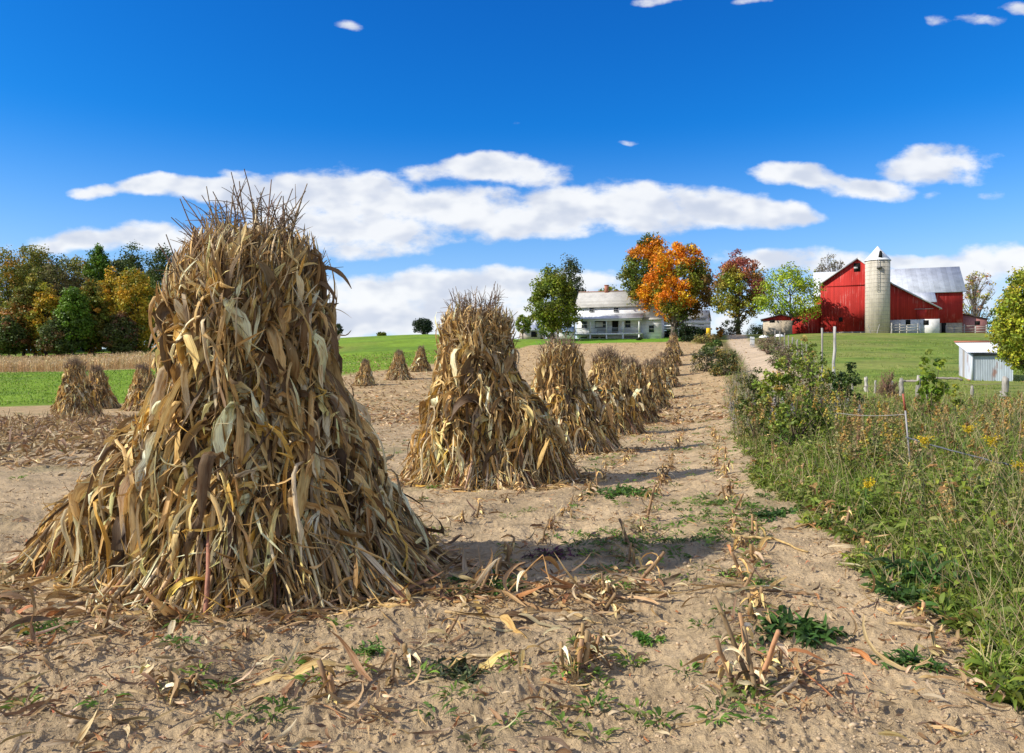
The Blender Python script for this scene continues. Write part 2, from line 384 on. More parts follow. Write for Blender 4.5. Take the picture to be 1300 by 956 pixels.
BL = [(470,296,110,26,.9),(380,285,70,26,.9),(600,300,60,12,.6),(205,236,58,13,1),(255,240,60,14,1),(320,240,70,18,1),(400,252,120,34,1),(470,232,50,15,.8),(520,262,80,26,1),(600,268,80,26,1),(660,278,70,24,1),(735,258,72,26,1),
 (800,262,90,32,1),(880,262,80,24,1),(950,276,85,17,1),(700,288,60,13,.9),(450,295,110,24,.85),(440,318,95,16,.8),(330,290,70,18,.6),(620,216,92,17,1),(600,212,60,14,1),(690,228,50,11,.7),
 (126,240,32,9,.9),(1000,225,52,14,1),(1050,232,40,11,.8),(1100,240,48,14,1),(1188,208,64,22,1),(1150,205,44,14,.7),(1215,222,44,12,.8),
 (90,306,90,13,.6),(170,302,85,17,.95),(250,312,70,14,.7),(30,312,60,10,.6),
 (480,372,110,22,.9),(560,366,120,20,1),(640,362,100,20,1),(720,362,80,16,.8),(790,358,60,12,.6),(500,398,150,30,.95),(650,405,150,34,.9),(420,408,100,26,.95),(760,400,100,30,.8),(860,400,200,40,.5),
 (990,332,70,15,.9),(1060,338,80,17,.9),(1150,334,60,11,.85),(1190,345,120,18,.9),(1290,330,70,22,.9),(1340,350,80,40,.9),(1250,375,120,26,.7),(940,415,120,26,.75),(200,430,200,20,.6),(690,330,20,5,.0),
 (443,30,22,7,.62),(640,155,24,6,.5),(1188,30,14,10,.55),(1241,28,30,9,.62),(1290,12,30,7,.62),(830,0,30,7,.65),(950,0,28,5,.5),(292,216,26,6,.5),(800,178,16,4,.45),(1260,242,26,6,.45),(1185,244,20,5,.45)]
def field(p):
    acc = None
    for (px, y, rx, ry, s) in BL:
        if s <= 0: continue
        iv = (F / rx, F / ry, 0); c = ((px - 650) / rx, (HY - y) / ry, 0)
        d = vm('SUBTRACT', vm('MULTIPLY', p, iv), c)
        q = mt('MULTIPLY_ADD', vm('DOT_PRODUCT', d, d, 1), -s * .5, s)
        acc = q if acc is None else mt('SMOOTH_MAX', acc, q, .35)
    return acc
fd = field(uvw)
n_a = wnoise(vm('MULTIPLY', uv, (1, 1.8, 1)), 15, 8, .58)
pl_ = vm('MULTIPLY', uv, (1, 1.8, 1)); n_l = wnoise(pl_, 11, 3, .5); n_b = wnoise(vm('ADD', pl_, (-.014, .030, 0)), 11, 3, .5)
dens = mt('ADD', fd, mt('MULTIPLY', mt('SUBTRACT', n_a, .46), 1.7))
alpha = mrange(dens, .34, .88)
base = mt('MULTIPLY', mrange(dens, .7, 1.3), mrange(n_l, .58, .40))
lit = mrange(mt('SUBTRACT', n_l, n_b), -.16, .08)
core = mrange(dens, .5, 1.5)
n_c = wnoise(vm('MULTIPLY', uv, (1, 2.2, 1)), 7, 3, .5)
shade = mt('MULTIPLY', core, mrange(n_c, .32, .62))
ccol = cmix(lit, (6.5, 6.9, 7.8, 1), (8.9, 9.0, 9.1, 1))
ccol = cmix(mt('MULTIPLY', shade, .30), ccol, (5.9, 6.4, 7.6, 1))
ccol = cmix(mt('MULTIPLY', base, .6), ccol, (5.2, 5.8, 7.0, 1))
hz = cmix(mrange(el, .30, -.02, 0., .55), cc.outputs[0], (6.3, 7.7, 9.2, 1))
fin = cmix(mt('MULTIPLY', alpha, .95), hz, ccol)
# unseen broken cloud, added overhead and behind the camera as white fill light
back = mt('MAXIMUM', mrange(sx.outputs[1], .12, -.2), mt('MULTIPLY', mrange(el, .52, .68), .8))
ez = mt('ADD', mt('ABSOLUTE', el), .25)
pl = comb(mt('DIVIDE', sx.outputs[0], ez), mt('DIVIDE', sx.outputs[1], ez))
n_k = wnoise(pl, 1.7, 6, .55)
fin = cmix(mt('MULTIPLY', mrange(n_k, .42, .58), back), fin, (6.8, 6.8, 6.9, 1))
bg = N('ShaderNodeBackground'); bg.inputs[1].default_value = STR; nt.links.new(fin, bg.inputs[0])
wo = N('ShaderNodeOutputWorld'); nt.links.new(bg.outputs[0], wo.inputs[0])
w.cycles.sampling_method = 'MANUAL'; w.cycles.sample_map_resolution = 512
vs = scene.view_settings; vs.view_transform = 'Standard'; vs.look = 'None'; vs.exposure = .15; vs.gamma = 1
scene.cycles.max_bounces = 4; scene.cycles.diffuse_bounces = 2; scene.cycles.transmission_bounces = 2; scene.cycles.transparent_max_bounces = 4
# ================================================================== ground
def build_ground():
    rng = np.random.default_rng(5)
    th = np.concatenate([np.linspace(-180, -50, 40)[:-1], np.linspace(-50, -37, 30)[:-1], np.linspace(-37, 38, 860), np.linspace(38, 50, 30)[1:], np.linspace(50, 180, 40)[1:-1]])
    th = R(1) * th
    r = np.concatenate([[.15, .6, 1.2], np.geomspace(1.8, 26, 430), np.geomspace(26, 240, 330)[1:], np.geomspace(240, 4200, 16)[1:]])
    T, Q = np.meshgrid(th, r, indexing='ij'); x = Q * np.sin(T); y = Q * np.cos(T); x = x + 0; z = gz(x, y)
    n, k = T.shape; idx = np.arange(n * k).reshape(n, k)
    a = idx; b = np.roll(idx, -1, 0)
    F4 = np.stack([a[:, :-1], b[:, :-1], b[:, 1:], a[:, 1:]], -1).reshape(-1, 4)[:, ::-1]
    px = 650 + F * x / np.maximum(y, .5)
    # what grows where
    wob = (fbm(x * .5, y * .5, 31, 3) - .5) * 1.6
    wob2 = (fbm(x * .07, y * .07, 33, 4) - .5)
    soil = np.array([.585, .43, .25]); N_ = lambda s, sd, o=4: fbm(x * s, y * s, sd, o)[..., None]
    c = soil * (.86 + .3 * N_(.9, 1)) 
    c = c * (1 - .25 * sstep(.55, .75, N_(6, 71))) * (1 - .22 * sstep(.5, .7, N_(2.1, 73))) 
    straw = np.array([.50, .34, .17]); far = sstep(14, 50, y)[..., None]
    c = c * (1 - .65 * far) + straw * (.62 + .45 * N_(.55, 2) + .4 * N_(2.6, 22, 3)) * .65 * far
    rowy = .5 + .5 * np.sin((x - .24 * y) * 2 * math.pi / .92 + (N_(.3, 4)[..., 0] - .5) * 3)
    c = c * (1 - (.07 * far[..., 0] * rowy)[..., None])
    gp = .45 * sstep(.56, .74, fbm(x * .8, y * .55, 41, 4)) * sstep(6, 10, y) * (1 - sstep(60, 90, y))
    c = c * (1 - .62 * gp[..., None]) + np.array([.09, .13, .03]) * .62 * gp[..., None]
    def blend(c, m, col): return c * (1 - m[..., None]) + col * m[..., None]
    gcol = lambda base, s, sd, amt=.5: np.array(base) * (1 - amt / 2 + amt * N_(s, sd))
    # verge under the weeds, then pasture
    m = sstep(-.2, 1.4, x - verge_x(y) + wob); m = np.where(y < 1, sstep(1.5, 2.5, x + wob), m)
    c = blend(c, m * .85, gcol((.11, .10, .035), 1.5, 6))
    past = np.where(y < 30, sstep(24, 27, y + wob), 1) * sstep(985 + 0 * px, 1035, px + wob * 14 + np.where(y > 85, 0, 30)) * (y > 5)
    past = np.where((y > 85), sstep(988, 1000, px + wob * 3), past)
    pc = gcol((.19, .255, .045), .35, 7, .5); pc = pc * (.85 + .3 * N_(.05, 9)) * (.72 + .56 * N_(1.4, 10, 3)); dry = sstep(.5, .7, N_(.16, 17)[..., 0] + .08)
    pc = blend(pc, dry * .4, np.array([.33, .29, .10])); pc = blend(pc, sstep(.60, .72, fbm(x * .25, y * .8, 37, 3)) * .5, np.array([.05, .12, .015]))
    c = blend(c, past, pc)
    # lane
    lx = np.interp(y, [30, 50, 70, 82, 94, 110, 140, 200], [11.6, 17.6, 22.4, 25.6, 28.2, 31.6, 39.8, 58])
    lw = 1.3; lane = sstep(lw + .7, lw - .3, np.abs(x - lx) + wob * .25) * sstep(36, 44, y) * sstep(190, 150, y)
    # farm yard grass and lawn
    yard = sstep(116.5, 118, y + wob * 1.0) * (px > 600) * (px < 1010)
    c = blend(c, yard, gcol((.17, .33, .03), .5, 12, .4)); 
    yard2 = sstep(108, 118, y + wob) * sstep(868, 885, px) * (px < 1000); c = blend(c, yard2, gcol((.19, .22, .05), .5, 13, .5))
    # left: green hay field, the corn strip's soil, dark meadow, the hill
    t = sstep(-6, 6, px - 250)
    edge = np.interp(px, [-400, 0, 110, 200, 300, 445, 500, 560, 640, 690], [52, 53, 56, 58, 62, 80, 86, 92, 104, 128])
    g1 = sstep(-2, 2, y - edge + wob2 * 12) * (px < 700)
    gl = gcol((.20, .31, .03), .3, 14, .45); gl = gl * (.72 + .56 * N_(1.1, 20, 3)); gl = blend(gl, sstep(.5, .7, N_(.12, 15)[..., 0]) * .45, np.array([.10, .18, .03])); gl = blend(gl, sstep(.6, .75, N_(.05, 18)[..., 0]) * .4, np.array([.25, .24, .06]))
    c = blend(c, g1, gl)
    strip = sstep(118, 123, y) * sstep(150, 145, y) * (px < 330)
    c = blend(c, strip, straw * (.7 + .3 * N_(.7, 16)))
    c = blend(c, lane, np.array([.60, .46, .31]) * (.85 + .3 * N_(.6, 21)))
    c = np.clip(c, .01, .9)
    o = nmesh('ground', np.stack([x, y, z], -1).reshape(-1, 3), [F4], m_ground(), None, c.reshape(-1, 3), None, True)
    tag(o, kind='structure')
build_ground()

# ================================================================== corn shocks
TAN = [(4, (.88, .61, .25)), (3, (.68, .44, .16)), (3, (.94, .77, .46)), (2.4, (.34, .20, .07)), (1.2, (.48, .37, .22)), (.8, (.74, .45, .09)), (2.2, (.14, .085, .04))]
def shock(name, label, base, prof, nl, ns, ntas, S, seed, wl=1.0, group='corn shocks standing in the stubble field', lean=(0, 0), hooks=(), tl=1.):
    rng = np.random.default_rng(seed)
    root = thing(name, label, 'corn shock', base, 0, group)
    pz, pcx, prx, pry = [np.array(v, float) for v in zip(*prof)]
    zt = pz[-1]
    bz = float(gz0(base[0], base[1]))
    floor = lambda x, y: gz(x + base[0], y + base[1]) - bz
    def lumpy(th, z):            # bundles and the dark clefts between them
        ct, sn = np.cos(th), np.sin(th)
        return 1 + .28 * (fbm(ct * 1.7 + 5 + seed, sn * 1.7 + z * 1.2 + 9, seed, 3) - .5) * 2 + .20 * (fbm(ct * 5 + 3 + z * .35, sn * 5 + z * .5 + seed, seed + 7, 2) - .5) * 2
    def surf(z, th, q):
        lump = lumpy(th, z)
        cx = np.interp(z, pz, pcx) + lean[0] * z; cy = lean[1] * z
        return np.stack([cx + q * lump * np.interp(z, pz, prx) * np.cos(th), cy + q * lump * np.interp(z, pz, pry) * np.sin(th), z], -1)
    # inner mass of packed stalks, the shade of the gaps put into its colour
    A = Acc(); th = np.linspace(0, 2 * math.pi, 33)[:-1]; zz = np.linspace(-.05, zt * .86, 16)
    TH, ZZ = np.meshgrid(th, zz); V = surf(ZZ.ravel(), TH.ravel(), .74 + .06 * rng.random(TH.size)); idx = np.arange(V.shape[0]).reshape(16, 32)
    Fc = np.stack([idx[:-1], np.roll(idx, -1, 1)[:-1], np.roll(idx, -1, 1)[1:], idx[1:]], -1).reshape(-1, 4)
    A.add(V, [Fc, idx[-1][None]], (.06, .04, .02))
    K = 9; t = np.linspace(0, 1, K)
    n = ns; t0 = rng.random(n) * 2 * math.pi; q = .80 + .24 * rng.random(n) ** .6; dr = rng.normal(0, .16, n)
    zs = t[None] * (zt * (.80 + .22 * rng.random(n)))[:, None] - .02
    P = surf(zs.ravel(), (t0[:, None] + dr[:, None] * t).ravel(), np.repeat(q, K) * (1 + .02 * rng.standard_normal(n * K))).reshape(n, K, 3)
    rad = (.009 + .006 * rng.random(n))[:, None] * (1.15 - .5 * t)[None]
    V, Fc, tt, ii = tubes(P, rad * wl, 5)
    sc = pick(rng, [(3, (.50, .35, .18)), (2, (.34, .22, .11)), (1, (.38, .18, .10)), (1.5, (.58, .46, .28))], n)
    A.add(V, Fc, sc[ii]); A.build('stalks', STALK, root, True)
    # leaves: limp, rolled and torn strips that hang on the sheaf
    def push_to(q):
        def f(P):
            cx = np.interp(P[:, 2], pz, pcx) + lean[0] * P[:, 2]; rx = np.interp(P[:, 2], pz, prx); ry = np.interp(P[:, 2], pz, pry)
            dx = (P[:, 0] - cx) / rx; dy = (P[:, 1] - lean[1] * P[:, 2]) / ry; th = np.arctan2(dy, dx); r = np.hypot(dx, dy)
            lump = lumpy(th, P[:, 2])
            want = q * lump; k = np.where(P[:, 2] < zt * .93, np.maximum(r, want), r); k = np.where(r > want * 1.0 + .14 / rx, r - .35 * (r - want - .14 / rx), k); k = k / np.maximum(r, 1e-6)
            return np.stack([cx + (P[:, 0] - cx) * k, P[:, 1] * k, P[:, 2]], -1)
        return f
    def leaves(n, zlo, zhi, mode):
        z = zlo + (zhi - zlo) * rng.random(n) ** .95; th = rng.random(n) * 2 * math.pi
        fr = rng.random(n) < .3; th[fr] = -math.pi / 2 + rng.normal(0, .95, fr.sum())
        q = .86 + .19 * rng.random(n)
        P = surf(z, th, q); P2 = surf(z - .08, th, q); dn = nrm(P2 - P)
        rad_ = np.stack([np.cos(th), np.sin(th), 0 * th], -1); tan = np.stack([-np.sin(th), np.cos(th), 0 * th], -1)
        r1 = rng.standard_normal((n, 1)); L = np.clip(rng.normal(.46, .18, n), .14, .95); W = np.clip(np.exp(rng.normal(-3.38, .5, n)), .012, .105) * wl
        W = np.where(rng.random(n) < .35, W * .4, W); W = W * np.interp(z, [.3, .9, 1.2], [.6, .8, 1.]); fo = .15 + .45 * rng.random(n) ** 1.5; wb = 1.15; pf = push_to(q + .02 * rng.standard_normal(n)); sd_ = rng.normal(0, .9, n)
        if mode == 'down':
            D = dn + rad_ * (.10 * rng.random((n, 1))) + tan * r1 * .30; dp = .3 + .9 * rng.random(n); cu = rng.normal(0, 1.1, n); tw = rng.normal(0, 3.0, n)
        elif mode == 'arch':
            D = -dn * (.1 + .7 * rng.random((n, 1))) + rad_ * (.15 + .5 * rng.random((n, 1))) + tan * r1 * .8; dp = 5 + 4 * rng.random(n); cu = rng.normal(0, 1.0, n); tw = rng.normal(0, 3, n); L = L * 1.1; W = np.maximum(W * 1.7, .03)
        elif mode == 'up':
            D = -dn + rad_ * (.02 + .10 * rng.random((n, 1))) + tan * r1 * .16; dp = .6 * rng.random(n) ** 3; cu = rng.normal(0, .6, n); tw = rng.normal(0, 2.5, n); W = W * .8; wb = .6
            L = np.clip(np.minimum(L, zt * (.93 + .12 * rng.random(n)) - z), .1, 1); sd_ = sd_ * .5
        elif mode == 'strip':     # shredded blades and bare leaf ribs lying along the stalks
            D = dn + tan * r1 * .16; dp = .2 * np.ones(n); cu = rng.normal(0, .5, n); tw = rng.normal(0, 3, n); W = (.007 + .014 * rng.random(n)) * wl; L = .35 + .6 * rng.random(n); wb = .55; sd_ = sd_ * .4
            k_ = rng.random(n) < .3; D[k_] *= -1; L[k_] = np.clip(zt - z[k_], .1, .6)
        else:       # frayed tops
            D = -dn + rad_ * (rng.normal(.05, .25, (n, 1))) + tan * r1 * .35; dp = 2.5 * rng.random(n) ** 2; cu = rng.normal(0, 1.5, n); tw = rng.normal(0, 3, n); L = L * .5; W = W * .5; pf = None
        V, Fc, t_, i_, tuv = ribbons(P, D, rad_ + .6 * rng.standard_normal((n, 3)), L, W, S, rng, dp, cu, tw, fo, wb, 5, floor=floor, side=sd_, push=pf, kink=.5)
        c = pick(rng, TAN, n, .2, .022)
        gr = np.clip((z / zt - .45) * .6, 0, .35)[:, None]; c = c * (1 - gr) + np.array([.46, .32, .17]) * gr
        c = c[i_] * (1 + .2 * (t_[:, None] - .5)); return V, Fc, np.clip(c, .02, .9), tuv
    B = Acc(); wz = prof_waist
    for n, a, b, mode in ((int(nl * .30), .12, wz * 1.0, 'down'), (int(nl * .19), .5, wz * 1.05, 'arch'), (int(nl * .08), wz * 1.05, zt * .80, 'down'), (int(nl * .02), wz * 1.1, zt * .80, 'arch'), (int(nl * .17), wz * .8, zt * .90, 'up'), (int(nl * .09), zt * .66, zt * .95, 'top'), (int(nl * .17), .25, zt * .85, 'strip')):
        V, Fc, c, tuv = leaves(n, a, b, mode); B.add(V, Fc, c, tuv)
    for (z, th, L, W, el_, dp) in hooks:      # single leaves that stand away from the shock
        th = np.array([th]); P = surf(np.array([z]), th, 1.0); rad_ = np.stack([np.cos(th), np.sin(th), 0 * th], -1)
        V, Fc, t_, i_, tuv = ribbons(P, rad_ + np.array([[0, 0, el_]]), np.array([[0.1, -.3, 1.]]), L, W, 12, rng, dp, 0., 1.0, .25, .15)
        B.add(V, Fc, np.array([.25, .16, .08]) if th[0] > -1 else np.array([.5, .34, .14]), tuv)
    B.build('leaves', HUSK, root, False)
    # tassels
    C = Acc(); n = ntas; th = rng.random(n) * 2 * math.pi; z = zt * (.76 + .22 * rng.random(n)); P0 = surf(z, th, .95 * rng.random(n) ** .5)
    rad_ = np.stack([np.cos(th), np.sin(th), 0 * th], -1)
    D = nrm(np.array([0, 0, 1.]) + rad_ * rng.normal(.22, .2, (n, 1)) + .15 * rng.standard_normal((n, 3))); L = (.24 + .26 * rng.random(n)) * tl
    tk = np.linspace(0, 1, 5); bend = rng.standard_normal((n, 3)) * .06
    Pm = P0[:, None] + D[:, None] * (L[:, None] * tk)[..., None] + bend[:, None] * (tk ** 2)[:, None]
    tc_ = pick(rng, [(2, (.30, .21, .14)), (2, (.22, .15, .10)), (1, (.38, .28, .17))], n)
    V, Fc, tt, ii = tubes(Pm, np.outer(np.ones(n), .0080 - .0045 * tk) * wl, 4); C.add(V, Fc, tc_[ii])
    nb = 7; k = np.repeat(np.arange(n), nb); s0 = .35 + .35 * rng.random(len(k)); B0 = P0[k] + D[k] * (L[k] * s0)[:, None]
    bd = nrm(D[k] + .75 * rng.standard_normal((len(k), 3))); bl = .08 + .16 * rng.random(len(k)); tk = np.linspace(0, 1, 4)
    Pb = B0[:, None] + bd[:, None] * (bl[:, None] * tk)[..., None] + np.array([0, 0, -1.]) * ((tk ** 2)[None] * bl[:, None] * .25 * rng.random((len(k), 1)))[..., None]
    V, Fc, tt, ii = tubes(Pb, np.outer(np.ones(len(k)), .0042 - .0022 * tk) * wl, 3); C.add(V, Fc, tc_[k][ii])
    C.build('tassels', STALK, root)
    # binding twine
    th = np.linspace(0, 2 * math.pi, 60); wp = surf(np.full(60, prof_waist) + .015 * np.sin(th * 3), th, 1.13 + .02 * np.sin(th * 9)); wp[-1] = wp[0]
    Acc().tube(wp, .008 * wl, 5, (.05, .20, .12), False).build('binding_twine', STALK, root, True)
    return root

def clone(root, loc, rz, sc, label=None, group=None):
    r = root.copy(); COL.objects.link(r); r.location = loc; r.rotation_euler = (0, 0, rz); v = random.Random(rz); r.scale = (sc * v.uniform(.9, 1.12), sc * v.uniform(.92, 1.08), sc * v.uniform(.94, 1.04)); r.rotation_euler[1] = v.uniform(-.07, .07); r.rotation_euler[0] = v.uniform(-.05, .05)
    if label: r['label'] = label
    if group: r['group'] = group
    for ch in list(root.children):
        c = ch.copy(); COL.objects.link(c); c.parent = r
        for g in ch.children:
            d = g.copy(); COL.objects.link(d); d.parent = c
    return r

prof_waist = 1.52
p1 = [(-.02, -.02, 1.50, 1.2), (.07, .03, 1.35, 1.10), (.37, .05, 1.12, .97), (.67, .05, .93, .84), (.97, .12, .77, .70), (1.21, .15, .63, .60), (1.40, .16, .52, .52), (1.49, .15, .44, .46), (1.54, .14, .43, .45), (1.69, .14, .47, .47), (2.0, .14, .46, .46), (2.2, .16, .40, .40), (2.4, .18, .30, .31), (2.56, .19, .23, .24)]
x1 = -2.15
hooks = [(1.42, -.15, .42, .07, .9, 5.), (1.62, -.1, .55, .07, -.5, 1.), (1.85, -.05, .42, .07, .6, 4.5), (1.95, 0., .3, .05, .3, 3.), (2.25, .1, .42, .05, .9, 2.5), (2.18, .0, .3, .05, .4, 2.2), (1.36, 3.2, .42, .06, .35, 3.), (2.3, 3.1, .35, .06, 1.2, .6), (1.0, 3.0, .45, .1, .4, 3.), (1.15, 3.3, .5, .09, .6, 3.5)]
s1 = shock('corn_shock', 'tall wide shock of dried corn stalks standing nearest to the camera', (x1, 6.0, float(gz0(x1, 6.0))), p1, 17000, 560, 105, 9, 11, 1.0, hooks=hooks, tl=1.1)
prof_waist = 1.50
p2 = [(-.02, 0, 1.26, 1.15), (.15, 0, 1.14, 1.05), (.5, -.02, .96, .9), (.9, -.05, .80, .76), (1.2, -.12, .68, .65), (1.45, -.2, .53, .52), (1.55, -.22, .48, .48), (1.8, -.24, .48, .48), (2.2, -.25, .46, .45), (2.42, -.24, .38, .37), (2.56, -.24, .26, .25)]
x2 = -.30
s2 = shock('corn_shock', 'second large corn shock of the row, tasselled top against the clouds', (x2, 11.9, float(gz0(x2, 11.9))), p2, 10500, 380, 110, 7, 23, 1.15)
prof_waist = 1.45
p3 = [(-.02, 0, 1.36, 1.2), (.15, 0, 1.22, 1.08), (.5, -.02, 1.0, .9), (.9, -.06, .8, .72), (1.2, -.12, .66, .6), (1.45, -.17, .5, .48), (1.55, -.18, .46, .44), (1.9, -.2, .44, .42), (2.25, -.2, .36, .34), (2.5, -.2, .22, .22)]
x3 = 1.30
s3 = shock('corn_shock', 'third corn shock of the row, just right of the second one', (x3, 18.5, float(gz0(x3, 18.5))), p3, 6000, 280, 110, 6, 31, 1.2)
p4 = [(-.02, 0, 1.3, 1.2), (.2, 0, 1.15, 1.06), (.6, 0, .95, .88), (1.0, -.02, .74, .72), (1.4, -.05, .55, .55), (1.9, -.05, .46, .46), (2.3, -.05, .38, .38), (2.6, -.05, .24, .24)]
s4 = shock('corn_shock', 'fourth corn shock of the row, lower looking behind the third', (*G(772, 26.3)[:2], float(gz0(*G(772, 26.3)[:2]))), p4, 3600, 200, 120, 5, 37, 1.45)
p5 = [(-.02, .05, 1.25, 1.1), (.2, .05, 1.1, 1.0), (.6, .02, .9, .85), (1.0, 0, .72, .68), (1.4, 0, .52, .5), (1.9, .0, .43, .42), (2.25, .02, .33, .33), (2.5, .02, .2, .2)]
s5 = shock('corn_shock', 'fifth corn shock of the row counted from the camera', G(800, 33.2), p5, 3200, 180, 130, 5, 41, 1.6)
clone(s4, G(822, 44), 2.1, .99, 'sixth corn shock of the row, at the bottom of the dip')
row = [(834, 53, .97), (843, 62, .98), (849, 72, .98), (852, 82, 1.0), (854, 94, 1.02)]
ordl = ['seventh corn shock of the row, where the field starts to rise', 'eighth corn shock of the row, part way up the slope', 'ninth corn shock of the row, on the upper slope', 'tenth corn shock, last but one up the slope', 'farthest corn shock of the row, its tip below the orange maple']
for (px, Y, s_), lb, k in zip(row, ordl, range(9)):
    clone((s5, s4)[k % 2], G(px, Y), 1.0 + 1.7 * k, s_, lb)
lg = 'corn shocks standing in the stubble field'
left = [(98, 38, 1.0, 'left front one of two leaning corn shocks near the green field'), (124, 49, 1.0, 'right rear one of two corn shocks before the green field'), (183, 46, .98, 'corn shock half hidden behind the left edge of the nearest shock'),
        (463, 64, .80, 'small distant shock just right of the nearest one, lowest of three'), (505, 70, .98, 'middle one of three distant shocks below the green hill'), (533, 82, .95, 'distant shock beside the left edge of the second large shock')]
for k, (px, Y, s_, lb) in enumerate(left):
    clone((s4, s5)[k % 2], G(px, Y), .6 + 2.3 * k, s_, lb)

def tufts():
    """short grass standing on the pasture and the hay field"""
    rng = np.random.default_rng(88); WEEDM = WEED
    for nm, lb, n, (Y0, Y1), (p0, p1), pal, h, w_ in (('pasture_grass', 'short grazed grass of the pasture before the red barn', 38000, (26, 95), (1040, 1700), [(3, (.20, .27, .04)), (2, (.26, .32, .05)), (1, (.13, .2, .03)), (.7, (.40, .36, .14))], .09, .02),
                                     ('hay_grass', 'bright green regrowth of the hay field on the left', 26000, (50, 118), (-200, 620), [(3, (.19, .31, .03)), (2, (.26, .38, .04)), (1, (.12, .22, .02)), (.5, (.40, .36, .14))], .13, .035)):
        Y = np.exp(rng.uniform(math.log(Y0), math.log(Y1), n)); px = rng.uniform(p0, p1, n); x = (px - 650) / F * Y
        if nm == 'hay_grass': k = Y > np.interp(px, [-400, 0, 110, 200, 300, 445, 500, 560, 640], [53, 54, 57, 59, 63, 81, 87, 93, 105]); 
        else: k = (px > 1050 - (Y > 60) * 20) & (fbm(x * .3, Y * .3, 99, 3) > .42)
        x = x[k]; Y = Y[k]; m = len(x); P = np.stack([x, Y, gz(x, Y) - .01], -1)
        V, Fc, t, i, tuv = ribbons(P, np.array([[0, 0, 1.]]) + .5 * rng.standard_normal((m, 3)), rng.standard_normal((m, 3)) * [1, 1, .2], h * (.5 + rng.random(m)) * (.7 + Y / 120), w_ * (1 + Y / 50), 2, rng, 1., 0, 0, .1)
        tag(nmesh(nm, V, [Fc], WEEDM, None, pick(rng, pal, m, .2)[i], tuv), lb, 'grass', None, 'stuff')
tufts()
# ================================================================== trees
def foliage(A, ctr, rad, nl, size, cols, rng, flat=.0, up=.35):
    """leaf-sized faces in clumps; cols per clump"""
    n = len(ctr) * nl; k = np.repeat(np.arange(len(ctr)), nl)
    d = nrm(rng.standard_normal((n, 3))); rr = rng.random(n) ** .45
    P = ctr[k] + d * (rad[k] * rr)[:, None] * np.array([1, 1, .8])
    nn = nrm(d * .9 + rng.standard_normal((n, 3)) * .7 + np.array([0, 0, up])); ax = nrm(np.cross(nn, rng.standard_normal((n, 3)))); bx = np.cross(nn, ax)
    s = size * (.6 + .8 * rng.random(n))[:, None]; 
    V = np.stack([P - ax * s * .55, P - bx * s * .42 + ax * s * .05 + nn * s * .12, P + ax * s * .6, P + bx * s * .42 + ax * s * .05 + nn * s * .12], 1)
    c = cols[k] * (1 + .2 * rng.standard_normal((n, 1))) * (1 + .07 * rng.standard_normal((n, 3)))
    A.add(V.reshape(-1, 3), np.arange(n * 4).reshape(n, 4), np.repeat(np.clip(c, .006, .95), 4, 0))
def limbs(A, base, top, r0, tips, rng, col, k=6, r1=.05):
    tk = np.linspace(0, 1, 8)[:, None]; wob = np.cumsum(rng.normal(0, .03, (8, 3)), 0) * np.linalg.norm(top - base); wob[0] = 0; wob[:, 2] = 0
    tr = base + (top - base) * tk + wob * .4; A.tube(tr, r0 * (1 - .8 * tk[:, 0]) + r0 * .35 * np.exp(-tk[:, 0] * 14), 8, col)
    for p in tips:
        f = min(max((p[2] - base[2]) / (top[2] - base[2]) - rng.uniform(.25, .5), .18), .85); i = f * 7; a = int(i)
        q = tr[a] * (1 - i + a) + tr[min(a + 1, 7)] * (i - a); u = np.linspace(0, 1, k)[:, None]
        mid = (q + p) / 2 + rng.normal(0, .06, 3) * np.linalg.norm(p - q) - np.array([0, 0, .06 * np.linalg.norm(p - q)])
        path = q * (1 - u) ** 2 + 2 * mid * u * (1 - u) + p * u ** 2
        A.tube(path, (r0 * .38 * (1 - f * .5)) * (1 - .85 * u[:, 0]) + r1 * .3, 5, col, False)
